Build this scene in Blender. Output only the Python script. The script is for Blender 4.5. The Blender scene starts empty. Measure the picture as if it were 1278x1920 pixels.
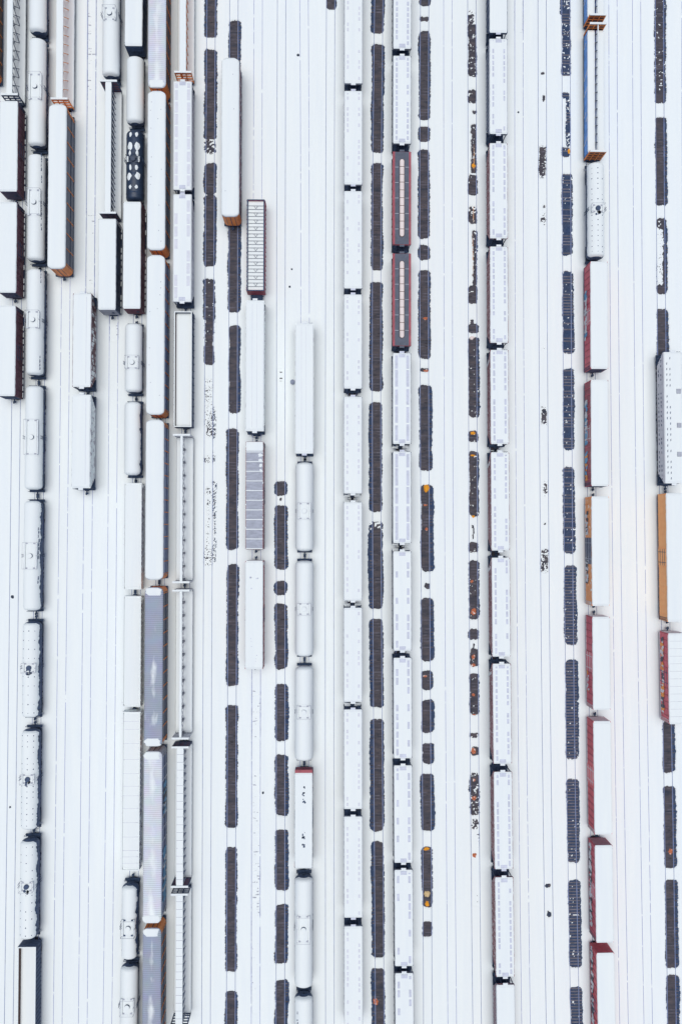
import bpy, math, random
import numpy as np
from mathutils import Vector, Matrix

random.seed(7)
scene = bpy.context.scene
COL = scene.collection
PI = math.pi

# ------------------------------------------------------------------ camera
CAM_H, FPX = 142.0, 1500.0
NADIR = (612.0, 993.0)
n_cam = Vector(((NADIR[0]-639)/FPX, -(NADIR[1]-960)/FPX, -1)).normalized()
Q = n_cam.rotation_difference(Vector((0, 0, -1)))
cam_d = bpy.data.cameras.new("camera")
cam = bpy.data.objects.new("camera", cam_d)
COL.objects.link(cam)
cam.location = (0, 0, CAM_H)
cam.rotation_mode = 'QUATERNION'
cam.rotation_quaternion = Q
cam_d.sensor_fit = 'VERTICAL'
cam_d.sensor_height = 24
cam_d.lens = 24*FPX/1920
cam_d.clip_end = 3000
scene.camera = cam

def W(px, py, z=0.18):
    """point of the yard at height z seen at a photo position"""
    d = Q @ Vector(((px-639)/FPX, -(py-960)/FPX, -1))
    t = (CAM_H - z)/(-d.z)
    return d.x*t, d.y*t

PXM = FPX/CAM_H     # photo pixels per metre on the ground

# ------------------------------------------------------------------ tracks
TRACKS = {  # centre lines read at four heights of the photograph (rail level)
 'Z': (-7, -13, -20, -28), 'A': (37.5, 31.5, 24.9, 17.2), 'B': (82, 76.5, 70, 63.5), 'C': (128, 122.4, 115.7, 108.9),
 'D': (172.5, 168, 162.2, 155.8), 'E': (217, 213, 208.5, 202), 'F': (262, 258, 254.5, 249), 'G': (306, 303, 299.5, 296),
 'H': (351, 349.5, 347, 344), 'I': (395.8, 391.9, 388.8, 386.4), 'J': (438.5, 437, 434.9, 432.8), 'K': (483.9, 482, 480.2, 479.2),
 'L': (527.8, 526.4, 526, 525.5), 'M': (570, 571.8, 570.8, 570), 'N0': (619.6, 617.9, 617.6, 618.2), 'N': (661, 660, 660, 661),
 'O': (709.5, 705.5, 707.5, 711.5), 'P': (749.5, 748.7, 750, 753.5), 'Q': (795.5, 795, 798.2, 801.5), 'R0': (839, 840, 842.5, 847),
 'R': (884, 885.5, 888, 893.5), 'S': (924, 925.5, 930, 937.5), 'S1': (972.2, 973.4, 977.7, 985), 'T': (1015.6, 1017.8, 1022.5, 1030.8),
 'U': (1060.2, 1062.7, 1067.3, 1076.8), 'V': (1105, 1107, 1111, 1120), 'V1': (1148.2, 1151.6, 1158.3, 1168.4),
 'V2': (1192.5, 1196.5, 1203.7, 1213.8), 'W': (1235.5, 1240, 1248.5, 1258.5), 'X': (1285, 1288.5, 1297, 1308)}
YS = (30, 670, 1270, 1890)
POLY = {}
for k, xs in TRACKS.items():
    pts = [W(x, y) for x, y in zip(xs, YS)]
    POLY[k] = np.polyfit([p[1] for p in pts], [p[0] for p in pts], 3)
YLO, YHI = -92.0, 100.0
def xc(k, y):
    p = POLY[k]; dp = np.polyder(p)
    yc = np.clip(y, YLO, YHI)
    return np.polyval(p, yc) + np.polyval(dp, yc)*(np.asarray(y)-yc)
def slope(k, y):
    return float(np.polyval(np.polyder(POLY[k]), min(max(y, YLO), YHI)))

# ------------------------------------------------------------------ materials
def lin(r, g, b):
    f = lambda c: (c/255/12.92) if c <= 10 else ((c/255+.055)/1.055)**2.4
    return (f(r), f(g), f(b))

def new_mat(name):
    m = bpy.data.materials.new(name); m.use_nodes = True
    nt = m.node_tree
    return m, nt, nt.nodes, nt.links, nt.nodes['Principled BSDF']

SNOWC = (0.88, 0.925, 0.91)
def mat(name, c, rough=.6, var=.25, scale=.8, stretch=(1, 1, 1), dust=0.0, dscale=3.0, metal=0.0, c2=None):
    """painted or bare surface with uneven wear; dust = share of wind-blown snow stuck to it"""
    m, nt, N, L, b = new_mat(name)
    geo = N.new('ShaderNodeNewGeometry')
    mp = N.new('ShaderNodeMapping'); mp.inputs['Scale'].default_value = stretch
    L.new(geo.outputs['Position'], mp.inputs['Vector'])
    nz = N.new('ShaderNodeTexNoise'); nz.inputs['Scale'].default_value = scale; nz.inputs['Detail'].default_value = 6
    nz.inputs['Roughness'].default_value = .65
    L.new(mp.outputs[0], nz.inputs['Vector'])
    rp = N.new('ShaderNodeValToRGB')
    rp.color_ramp.elements[0].position = .3; rp.color_ramp.elements[1].position = .7
    rp.color_ramp.elements[0].color = (*[max(0, v*(1-var)) for v in c], 1)
    rp.color_ramp.elements[1].color = (*[min(1, v*(1+var*.8)) for v in (c2 or c)], 1)
    L.new(nz.outputs['Fac'], rp.inputs['Fac'])
    out = rp.outputs['Color']
    if dust > 0:
        n2 = N.new('ShaderNodeTexNoise'); n2.inputs['Scale'].default_value = dscale; n2.inputs['Detail'].default_value = 5
        L.new(mp.outputs[0], n2.inputs['Vector'])
        r2 = N.new('ShaderNodeValToRGB')
        a = .62-.28*dust
        r2.color_ramp.elements[0].position = a; r2.color_ramp.elements[1].position = a+.10
        L.new(n2.outputs['Fac'], r2.inputs['Fac'])
        mx = N.new('ShaderNodeMix'); mx.data_type = 'RGBA'
        L.new(r2.outputs['Color'], mx.inputs['Factor'])
        L.new(out, mx.inputs['A']); mx.inputs['B'].default_value = (*SNOWC, 1)
        out = mx.outputs['Result']
    L.new(out, b.inputs['Base Color'])
    b.inputs['Roughness'].default_value = rough; b.inputs['Metallic'].default_value = metal
    return m

def snow_mat(name, c=SNOWC, bump=.25, spots=0.0):
    m, nt, N, L, b = new_mat(name)
    geo = N.new('ShaderNodeNewGeometry')
    mp = N.new('ShaderNodeMapping'); mp.inputs['Scale'].default_value = (1.6, .10, 1); L.new(geo.outputs['Position'], mp.inputs['Vector'])
    nz = N.new('ShaderNodeTexNoise'); nz.inputs['Scale'].default_value = .6; nz.inputs['Detail'].default_value = 7; nz.inputs['Roughness'].default_value = .62
    L.new(mp.outputs[0], nz.inputs['Vector'])
    rp = N.new('ShaderNodeValToRGB')
    rp.color_ramp.elements[0].position = .3; rp.color_ramp.elements[1].position = .7
    rp.color_ramp.elements[0].color = (c[0]*.945, c[1]*.955, c[2]*.985, 1)
    rp.color_ramp.elements[1].color = (*c, 1)
    L.new(nz.outputs['Fac'], rp.inputs['Fac'])
    L.new(rp.outputs['Color'], b.inputs['Base Color'])
    n3 = N.new('ShaderNodeTexNoise'); n3.inputs['Scale'].default_value = 2.2; n3.inputs['Detail'].default_value = 6
    L.new(geo.outputs['Position'], n3.inputs['Vector'])
    bp = N.new('ShaderNodeBump'); bp.inputs['Strength'].default_value = bump; bp.inputs['Distance'].default_value = .12
    L.new(n3.outputs['Fac'], bp.inputs['Height']); L.new(bp.outputs['Normal'], b.inputs['Normal'])
    b.inputs['Roughness'].default_value = .75
    b.inputs['Specular IOR Level'].default_value = .25
    return m

def roof_dust_mat(name, c, amount, half=1.45):
    """bare roof sheet with snow lying in streaks along its middle"""
    m, nt, N, L, b = new_mat(name)
    tc = N.new('ShaderNodeTexCoord'); geo = N.new('ShaderNodeNewGeometry')
    sx = N.new('ShaderNodeSeparateXYZ'); L.new(tc.outputs['Object'], sx.inputs[0])
    ab = N.new('ShaderNodeMath'); ab.operation = 'ABSOLUTE'; L.new(sx.outputs['X'], ab.inputs[0])
    mr = N.new('ShaderNodeMapRange'); mr.inputs['From Min'].default_value = 0; mr.inputs['From Max'].default_value = half*.62
    mr.inputs['To Min'].default_value = .08; mr.inputs['To Max'].default_value = -.14
    L.new(ab.outputs[0], mr.inputs['Value'])
    mp = N.new('ShaderNodeMapping'); mp.inputs['Scale'].default_value = (.55, .24, 1)
    L.new(geo.outputs['Position'], mp.inputs['Vector'])
    nz = N.new('ShaderNodeTexNoise'); nz.inputs['Scale'].default_value = 1.0; nz.inputs['Detail'].default_value = 4
    L.new(mp.outputs[0], nz.inputs['Vector'])
    ad = N.new('ShaderNodeMath'); ad.operation = 'ADD'; L.new(nz.outputs['Fac'], ad.inputs[0]); L.new(mr.outputs[0], ad.inputs[1])
    rp = N.new('ShaderNodeValToRGB'); a = .76-.33*amount
    rp.color_ramp.elements[0].position = a-.13; rp.color_ramp.elements[1].position = min(1, a+.16)
    L.new(ad.outputs[0], rp.inputs['Fac'])
    wv = N.new('ShaderNodeTexWave'); wv.wave_type = 'BANDS'; wv.bands_direction = 'Y'; wv.inputs['Scale'].default_value = .9
    wv.inputs['Distortion'].default_value = .4
    L.new(tc.outputs['Object'], wv.inputs['Vector'])
    n2 = N.new('ShaderNodeTexNoise'); n2.inputs['Scale'].default_value = .5; L.new(geo.outputs['Position'], n2.inputs['Vector'])
    m1 = N.new('ShaderNodeMix'); m1.data_type = 'RGBA'
    m1.inputs['A'].default_value = (*[v*.88 for v in c], 1); m1.inputs['B'].default_value = (*[min(1, v*1.12) for v in c], 1)
    L.new(wv.outputs['Fac'], m1.inputs['Factor'])
    m2 = N.new('ShaderNodeMix'); m2.data_type = 'RGBA'; m2.blend_type = 'MULTIPLY'; m2.inputs['Factor'].default_value = .25
    L.new(m1.outputs['Result'], m2.inputs['A']); L.new(n2.outputs['Color'], m2.inputs['B'])
    mx = N.new('ShaderNodeMix'); mx.data_type = 'RGBA'
    L.new(rp.outputs['Color'], mx.inputs['Factor']); L.new(m2.outputs['Result'], mx.inputs['A']); mx.inputs['B'].default_value = (*SNOWC, 1)
    L.new(mx.outputs['Result'], b.inputs['Base Color']); b.inputs['Roughness'].default_value = .65
    return m

def ballast_mat():
    m, nt, N, L, b = new_mat('ballast_stone')
    geo = N.new('ShaderNodeNewGeometry')
    v = N.new('ShaderNodeTexVoronoi'); v.inputs['Scale'].default_value = 7; L.new(geo.outputs['Position'], v.inputs['Vector'])
    nz = N.new('ShaderNodeTexNoise'); nz.inputs['Scale'].default_value = .55; nz.inputs['Detail'].default_value = 6; L.new(geo.outputs['Position'], nz.inputs['Vector'])
    rp = N.new('ShaderNodeValToRGB'); E = rp.color_ramp.elements
    E[0].position = .25; E[0].color = (.021, .048, .115, 1)
    E[1].position = .75; E[1].color = (.056, .074, .122, 1)
    e = E.new(.5); e.color = (.038, .062, .120, 1)
    L.new(nz.outputs['Fac'], rp.inputs['Fac'])
    hv = N.new('ShaderNodeMix'); hv.data_type = 'RGBA'; hv.blend_type = 'MULTIPLY'; hv.inputs['Factor'].default_value = .8
    r2 = N.new('ShaderNodeValToRGB'); r2.color_ramp.elements[0].color = (.55, .55, .6, 1); r2.color_ramp.elements[1].color = (1.5, 1.45, 1.4, 1)
    L.new(v.outputs['Color'], r2.inputs['Fac'])
    L.new(rp.outputs['Color'], hv.inputs['A']); L.new(r2.outputs['Color'], hv.inputs['B'])
    L.new(hv.outputs['Result'], b.inputs['Base Color']); b.inputs['Roughness'].default_value = .95
    bp = N.new('ShaderNodeBump'); bp.inputs['Strength'].default_value = .6; bp.inputs['Distance'].default_value = .05
    L.new(v.outputs['Distance'], bp.inputs['Height']); L.new(bp.outputs['Normal'], b.inputs['Normal'])
    return m

M = {}
M['snow'] = snow_mat('snow')
M['roof_snow'] = snow_mat('roof_snow', (.86, .902, .885), .15)
M['ballast'] = ballast_mat()
M['tie'] = mat('tie_wood', (.088, .082, .100), .9, .75, .7)
M['tie_snowy'] = mat('tie_wood_snowy', (.42, .44, .50), .9, .25, 1.5, dust=.8, dscale=1.3)
M['bed'] = mat('rusty_bed_stone', (.046, .058, .088), .95, .35, .75, (.5, 1.5, 1), c2=(.084, .070, .074))
M['tie_pale'] = mat('tie_wood_weathered', (.15, .145, .175), .9, .5, .9)
M['rail'] = mat('rail_steel', (.21, .26, .44), .5, .35, .7)
M['rail_snowy'] = mat('rail_steel_snowy', (.33, .37, .58), .5, .2, .7, dust=.08, dscale=.8)
M['under'] = mat('underframe_black', (.025, .048, .098), .8, .4, 2)
M['dark'] = mat('dark_steel', (.046, .078, .150), .7, .4, 2)
M['grey'] = mat('grey_steel', (.20, .21, .25), .6, .25, 1.5)
M['pale'] = mat('pale_paint', (.60, .62, .66), .6, .12, 1)
M['plaster'] = mat('snow_plastered_paint', (.45, .44, .48), .7, .15, 1, dust=.85, dscale=1.1)
M['palegrey'] = mat('pale_grey_paint', (.42, .44, .50), .6, .15, 1)
M['grate'] = mat('walkway_grating', (.60, .63, .73), .7, .15, 1.2)
M['grate_faint'] = mat('walkway_grating_snowed', (.70, .72, .78), .7, .08, 1.2)
M['maroon'] = mat('maroon_paint', (.15, .055, .085), .65, .35, 1.2)
M['maroon_dust'] = mat('maroon_paint_snowy', (.12, .045, .055), .65, .35, 1.2, dust=.6, dscale=.9)
M['brownside'] = mat('brown_paint', (.27, .115, .13), .65, .3, 1.2, dust=.12)
M['red'] = mat('red_paint', (.62, .11, .15), .6, .22, 1)
M['brightred'] = mat('bright_red_paint', (.68, .12, .145), .6, .2, 1)
M['darkred'] = mat('dark_red_paint', (.36, .075, .10), .6, .3, 1)
M['orange'] = mat('orange_paint', (.95, .28, .07), .6, .25, 1.2)
M['rust'] = mat('rust_brown', (.12, .065, .055), .85, .4, 1.5)
M['boxorange'] = mat('boxcar_orange_paint', (.97, .39, .15), .6, .12, .9, dust=.12, dscale=1.2)
M['amber'] = mat('boxcar_amber_paint', (.98, .46, .17), .6, .10, .9)
M['rackside'] = mat('rack_side_panel', (.14, .15, .19), .6, .3, 1.4, (1, 1, 3))
M['rackblue'] = mat('rack_side_blue_grey', (.24, .29, .44), .6, .25, 1.2)
M['rackbrown'] = mat('rack_side_brown', (.13, .08, .065), .7, .5, 1.2)
M['galv'] = roof_dust_mat('galvanised_roof', (.36, .40, .50), .42)
M['galv_light'] = roof_dust_mat('galvanised_roof_frosted', (.72, .75, .82), .5)
M['galvpanel'] = mat('galvanised_panel', (.36, .385, .46), .6, .22, .9, (1, 3, 1))
M['hopperroof'] = mat('grey_hopper_roof', (.085, .10, .14), .6, .25, 1.2)
M['lading'] = mat('pinkish_snow_in_trough', (.80, .70, .67), .9, .06, .8)
M['navy'] = mat('navy_tank_paint', (.026, .045, .085), .45, .35, 1)
M['blueW'] = mat('blue_wrap', (.07, .29, .74), .5, .25, .8)
M['blueG'] = mat('graffiti_blue', (.10, .33, .55), .6, .3, 3)
M['blackG'] = mat('graffiti_black', (.05, .06, .09), .6, .3, 3)
M['whiteG'] = mat('graffiti_white', (.65, .66, .68), .6, .2, 3)
M['orangeG'] = mat('graffiti_orange', (.80, .30, .05), .6, .2, 3)
M['door_navy'] = mat('navy_door', (.035, .05, .11), .6, .3, 2)
M['rustspill'] = mat('orange_spill', (.50, .15, .07), .9, .35, 3, dust=.15)
M['amberspill'] = mat('amber_spill', (.80, .33, .02), .9, .25, 3)
M['tanspill'] = mat('tan_spill', (.70, .52, .28), .9, .2, 3)
M['palespill'] = mat('pale_orange_spill', (.66, .38, .22), .9, .3, 2, dust=.2)
M['drum'] = mat('blue_grey_drum', (.26, .30, .40), .6, .3, 4)
M['soil'] = mat('dark_clod', (.04, .055, .09), .9, .4, 4)

# ------------------------------------------------------------------ mesh collector
class MB:
    def __init__(s): s.v = []; s.f = []; s.m = []
    def add(s, vs, fs, m=0):
        o = len(s.v); s.v += vs
        for f in fs: s.f.append([i+o for i in f]); s.m.append(m)
    def box(s, x0, x1, y0, y1, z0, z1, m=0):
        s.add([(x0, y0, z0), (x1, y0, z0), (x1, y1, z0), (x0, y1, z0), (x0, y0, z1), (x1, y0, z1), (x1, y1, z1), (x0, y1, z1)],
              [(3, 2, 1, 0), (4, 5, 6, 7), (0, 1, 5, 4), (1, 2, 6, 5), (2, 3, 7, 6), (3, 0, 4, 7)], m)
    def prism(s, a, b, m=0):
        """a, b: matching rings"""
        n = len(a)
        s.add(list(a)+list(b), [tuple(range(n))[::-1], tuple(range(n, 2*n))]+[(i, (i+1) % n, n+(i+1) % n, n+i) for i in range(n)], m)
    def bar(s, p, q, w=.1, h=.1, m=0):
        p, q = Vector(p), Vector(q); d = (q-p).normalized()
        up = Vector((0, 0, 1)) if abs(d.z) < .9 else Vector((1, 0, 0))
        a = d.cross(up).normalized()*w/2; b = a.cross(d).normalized()*h/2
        s.prism([tuple(p+a+b), tuple(p-a+b), tuple(p-a-b), tuple(p+a-b)], [tuple(q+a+b), tuple(q-a+b), tuple(q-a-b), tuple(q+a-b)], m)
    def cyl(s, c, ax, r, l, n=14, m=0, r2=None):
        r2 = r if r2 is None else r2
        A = []; B = []
        for i in range(n):
            t = 2*PI*i/n; u, v = math.cos(t), math.sin(t)
            for ring, rr, k in ((A, r, -l/2), (B, r2, l/2)):
                if ax == 'x': ring.append((c[0]+k, c[1]+rr*u, c[2]+rr*v))
                elif ax == 'y': ring.append((c[0]+rr*u, c[1]+k, c[2]+rr*v))
                else: ring.append((c[0]+rr*u, c[1]+rr*v, c[2]+k))
        s.prism(A, B, m)
    def lathe_y(s, prof, cz, n=24, m=0):
        R = []
        vs = []; fs = []
        for (y, r) in prof:
            for i in range(n):
                t = 2*PI*i/n; vs.append((r*math.sin(t), y, cz+r*math.cos(t)))
        for j in range(len(prof)-1):
            for i in range(n):
                k = (i+1) % n
                fs.append((j*n+i, j*n+k, (j+1)*n+k, (j+1)*n+i))
        fs.append(tuple(range(n))); fs.append(tuple(range((len(prof)-1)*n, len(prof)*n))[::-1])
        s.add(vs, fs, m)
    def build(s, name, mats, parent=None, smooth=False):
        me = bpy.data.meshes.new(name)
        me.from_pydata(s.v, [], s.f)
        for m in (mats if isinstance(mats, (list, tuple)) else [mats]): me.materials.append(M[m])
        me.polygons.foreach_set('material_index', s.m)
        if smooth: me.polygons.foreach_set('use_smooth', [True]*len(s.f))
        me.update()
        o = bpy.data.objects.new(name, me); COL.objects.link(o)
        if parent: o.parent = parent
        return o

def thing(name, label, cat, loc, rz=0, group=None):
    o = bpy.data.objects.new(name, None); COL.objects.link(o)
    o.location = loc; o.rotation_euler = (0, 0, rz); o.empty_display_size = .5
    o['label'] = label; o['category'] = cat
    if group: o['group'] = group
    return o

def vnoise1(n, step, rng):
    """smooth 1-D noise of n samples, -1..1"""
    k = max(2, int(n/step)+3)
    a = np.array([rng.uniform(-1, 1) for _ in range(k)])
    t = np.arange(n)/step; i = t.astype(int); f = t-i; f = f*f*(3-2*f)
    return a[i]*(1-f)+a[i+1]*f

def snow_slab(mb, x0, x1, y0, y1, z, th=.12, rad=.15, seed=0, rag=.025, rag_r=None, crown=0.0, m=0):
    """sheet of lying snow with a soft uneven edge, over a flat or cambered top"""
    rng = random.Random(seed)
    ny = max(6, int((y1-y0)/.4)); nx = 8
    ys = [0, .02, .06]+[i/ny for i in range(1, ny)]+[.94, .98, 1]
    ys = sorted(set(y0+(y1-y0)*t for t in ys)); n = len(ys)
    rag_r = rag if rag_r is None else rag_r
    nl = vnoise1(n, 1.3, rng)*rag; nr = vnoise1(n, 1.1, rng)*rag_r - max(0, rag_r-.03)*.6
    nh = vnoise1(n, 6, rng)
    us = [0, .03, .1, .3, .5, .7, .9, .97, 1]
    vs = []
    w = (x1-x0)/2; xm = (x0+x1)/2
    for j, y in enumerate(ys):
        dy = min(y-y0, y1-y)
        ins = 0 if dy >= rad else rad-math.sqrt(max(0, rad*rad-(rad-dy)**2))
        a, b = x0+ins+nl[j], x1-ins+nr[j]
        ey = min(1, dy/.25)
        for u in us:
            x = a+(b-a)*u
            e = min(1, min(u, 1-u)*(b-a)/.22)
            h = th*(1+.12*nh[j])*math.sqrt(max(0, 1-(1-e)**2))*math.sqrt(max(0, 1-(1-ey)**2))
            cz = crown*(1-((x-xm)/w)**2)
            vs.append((x, y, z+cz+h+.004))
    k = len(us); fs = []
    for j in range(n-1):
        for i in range(k-1):
            fs.append((j*k+i, j*k+i+1, (j+1)*k+i+1, (j+1)*k+i))
    o = len(vs); ring = [j*k+k-1 for j in range(n)]+[(n-1)*k+i for i in range(k-2, -1, -1)]+[j*k for j in range(n-2, -1, -1)]+[i for i in range(1, k-1)]
    for r in ring: vs.append((vs[r][0], vs[r][1], vs[r][2]-.07))
    q = len(ring)
    for i in range(q): fs.append((ring[i], o+i, o+(i+1) % q, ring[(i+1) % q]))
    mb.add(vs, fs, m)

# ------------------------------------------------------------------ shared running gear
_cache = {}
def shared(key, make, parent, loc):
    if key not in _cache:
        o = make(); _cache[key] = o; o.parent = parent; o.location = loc; return o
    o = _cache[key].copy(); COL.objects.link(o); o.parent = parent; o.location = loc
    return o
def mk_bogie():
    b = MB()
    for sx in (-1, 1):
        b.prism([(sx*1.0-.07, -1.25, .55), (sx*1.0-.07, -.5, .42), (sx*1.0-.07, .5, .42), (sx*1.0-.07, 1.25, .55), (sx*1.0-.07, 1.25, .8), (sx*1.0-.07, .4, 1.0), (sx*1.0-.07, -.4, 1.0), (sx*1.0-.07, -1.25, .8)],
                [(sx*1.0+.07, -1.25, .55), (sx*1.0+.07, -.5, .42), (sx*1.0+.07, .5, .42), (sx*1.0+.07, 1.25, .55), (sx*1.0+.07, 1.25, .8), (sx*1.0+.07, .4, 1.0), (sx*1.0+.07, -.4, 1.0), (sx*1.0+.07, -1.25, .8)])
        for sy in (-1, 1): b.cyl((sx*.76, sy*.89, .64), 'x', .46, .12, 16)
    for sy in (-1, 1): b.cyl((0, sy*.89, .64), 'x', .09, 2.0, 8)
    b.box(-1.0, 1.0, -.2, .2, .6, .92)
    return b.build('bogie', 'under')
def mk_coupler():
    b = MB()
    b.box(-.09, .09, -.4, .42, .78, .98); b.box(-.2, .2, .3, .62, .72, 1.04); b.box(.02, .2, .55, .74, .74, 1.0)
    b.box(-.3, .3, -.5, -.1, .7, 1.06)
    return b.build('coupler', 'under')
def gear(t, L, inset=2.0, ends=0.0):
    for s in (-1, 1):
        shared('bogie', mk_bogie, t, (0, s*(L/2-inset), 0))
        c = shared('coupler', mk_coupler, t, (0, s*(L/2+ends), 0)); c.rotation_euler = (0, 0, 0 if s > 0 else PI)

def ladder(t, x, y, z0, z1, m, ax='y'):
    b = MB(); w = .24
    if ax == 'y':
        for d in (-w, w): b.box(x-.03, x+.03, y+d-.025, y+d+.025, z0, z1)
        z = z0+.2
        while z < z1: b.box(x-.02, x+.02, y-w, y+w, z-.02, z+.02); z += .4
    else:
        for d in (-w, w): b.box(x+d-.025, x+d+.025, y-.03, y+.03, z0, z1)
        z = z0+.2
        while z < z1: b.box(x-w, x+w, y-.02, y+.02, z-.02, z+.02); z += .4
    return b.build('ladder', m, t)

# ------------------------------------------------------------------ the cars
def graffiti(t, side, L, spans, xw, seed, z0=1.25, z1=2.9):
    rng = random.Random(seed); x = side*(xw+.012)
    mats = ['blueG', 'blackG', 'whiteG', 'orangeG', 'red']
    for (f0, f1, pal) in spans:
        b = MB()
        y = L*(f0-.5)
        while y < L*(f1-.5):
            w = rng.uniform(.25, .7); h = rng.uniform(.4, 1.0)*(z1-z0); zc = z0+h/2+rng.uniform(0, (z1-z0-h))
            sh = rng.uniform(-.4, .4)
            q = [(y, zc-h/2), (y+w*.7, zc-h/2+rng.uniform(0, .3)), (y+w+sh*.3, zc), (y+w*.8+sh, zc+h/2), (y+sh, zc+h/2-rng.uniform(0, .3)), (y-.1, zc+.1)]
            k = rng.random()*.006
            b.prism([(x, p[0], p[1]) for p in q], [(x+side*(.006+k), p[0], p[1]) for p in q], rng.choice(pal))
            y += w*rng.uniform(.35, .9)
        b.build('graffiti_lettering', mats, t)

def end_ribs(b, s, y, hw, z0, z1, m):
    z = z0+.35
    while z < z1-.1:
        b.box(-hw+.12, hw-.12, min(y, y+s*.05), max(y, y+s*.05), z-.06, z+.06, m); z += .42

def boxcar(t, L, o, seed):
    hw, z0, z1 = 1.47, 1.05, o.get('top', 4.55)
    col = o.get('col', 'maroon'); rib = o.get('rib', col)
    b = MB(); b.box(-hw, hw, -L/2, L/2, z0, z1, 0)
    sp = o.get('ribsp', 1.15); dw = o.get('door', 3.0)
    n = int(L/sp)
    for i in range(n+1):
        y = -L/2+.08+(L-.16)*i/n
        if abs(y) < dw/2: continue
        for s in (-1, 1): b.box(min(s*hw, s*(hw+.06)), max(s*hw, s*(hw+.06)), y-.05, y+.05, z0+.1, z1-.1, 1)
    for s in (-1, 1):
        end_ribs(b, s, s*L/2, hw, z0, z1, 2)
        b.box(min(s*hw, s*(hw+.04)), max(s*hw, s*(hw+.04)), -L/2, L/2, z1-.16, z1-.003, 0)
        b.box(min(s*hw, s*(hw+.03)), max(s*hw, s*(hw+.03)), -L/2, L/2, z0-.15, z0+.1, 2)
    b.build('body', [col, rib, o.get('end', col)], t)
    s_ = MB(); s_.box(-.25, .25, -L/2, L/2, .7, 1.04); s_.box(-1.2, 1.2, -L/2+1.2, -L/2+2.8, .95, 1.04); s_.box(-1.2, 1.2, L/2-2.8, L/2-1.2, .95, 1.04)
    s_.build('underframe', 'under', t)
    for s in (-1, 1):
        d = MB(); x = s*(hw+.075); dm = o.get('doorcol', col)
        d.box(min(s*(hw+.003), x), max(s*(hw+.003), x), -dw/2, dw/2, z0+.12, z1-.2, 0)
        dr = d.build('door', dm, t)
        d = MB()
        for y in (-dw*.3, dw*.3): d.box(min(x, x+s*.05), max(x, x+s*.05), y-.04, y+.04, z0+.15, z1-.22)
        for z in (z0+.9, z0+1.9, z0+2.7): d.box(min(x, x+s*.03), max(x, x+s*.03), -dw/2+.05, dw/2-.05, z-.04, z+.04)
        d.build('door_rods', o.get('rod', 'dark'), dr)
        ladder(t, s*(hw+.09), s*(L/2-.4), z0, z1-.1, o.get('end', col))
    if o.get('roofmat'):
        r = MB(); r.box(-hw+.05, hw-.05, -L/2+.05, L/2-.05, z1+.001, z1+.05, 0)
        k = int(L/1.55)
        for i in range(k+1):
            y = -L/2+.12+(L-.24)*i/k
            r.box(-hw+.02, hw-.02, y-.07, y+.07, z1+.052, z1+.12, 1)
        r.build('roof', [o['roofmat'], 'roof_snow'], t)
        sn = MB()
        snow_slab(sn, -hw, hw, L/2-1.6, L/2-.1, z1+.06, .12, .2, seed)
        for i in range(4):
            y = L/2-2-i*.9; sp_ = MB(); snow_slab(sp_, hw-.9+i*.12, hw-.05, y-.6, y, z1+.06, .07, .3, seed+i, .15); sp_.build('snow_patch', 'roof_snow', t)
        sn.build('snow_cover', 'roof_snow', t)
    else:
        sn = MB(); snow_slab(sn, -hw-.05, hw+.05, -L/2-.03, L/2+.03, z1, .17, .12, seed, .02)
        if o.get('ledge'):      # snow caught on the sill between the side posts
            for i in range(n):
                y = -L/2+.08+(L-.16)*(i+.5)/n
                if random.Random(seed*31+i).random() < .8:
                    for s in (-1, 1): sn.box(min(s*(hw+.035), s*(hw+.16)), max(s*(hw+.035), s*(hw+.16)), y-sp*.36, y+sp*.36, z0+.12, z0+.22)
        sn.build('snow_cover', 'roof_snow', t)
        if o.get('roofribs'):
            r = MB(); k = int(L/1.2)
            for i in range(1, k):
                y = -L/2+L*i/k
                r.box(-hw*.9, hw*.9, y-.03, y+.03, z1+.16, z1+.19)
            r.build('roof_ribs', 'pale', t)
    if o.get('ledge'):
        g = MB()
        for s in (-1, 1): g.box(min(s*(hw+.002), s*(hw+.16)), max(s*(hw+.002), s*(hw+.16)), -L/2+.3, L/2-.3, z0+.03, z0+.12)
        g.build('sill_ledge', 'under', t)
    if o.get('marks'):          # thin spots where the roof shows through the snow
        mk = MB(); rng = random.Random(seed)
        for (fy, fx) in o['marks']:
            for _ in range(o.get('mark_n', 6)):
                x = fx*hw+rng.uniform(-.22, .22); y = (fy-.5)*L+rng.uniform(-1.1, 1.1); r = rng.uniform(.06, .2)
                mk.cyl((x, y, z1+.17), 'z', r, .05, 7)
        mk.build('bare_spots', o.get('markmat', 'dark'), t)
    if o.get('capend'):
        c = MB(); c.box(-hw-.02, hw+.02, L/2-.05, L/2+.42, z1-.5, z1+.1); c.build('end_sheet', o['capend'], t)
    if o.get('graf'): graffiti(t, o['gside'], L, o['graf'], hw+.065, seed)
    bw = MB(); bw.cyl((.7, -L/2-.18, 3.0), 'y', .28, .05, 14); bw.box(.66, .74, -L/2-.2, -L/2, 2.96, 3.04); bw.build('brake_wheel', 'dark', t)
    gear(t, L)

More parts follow.
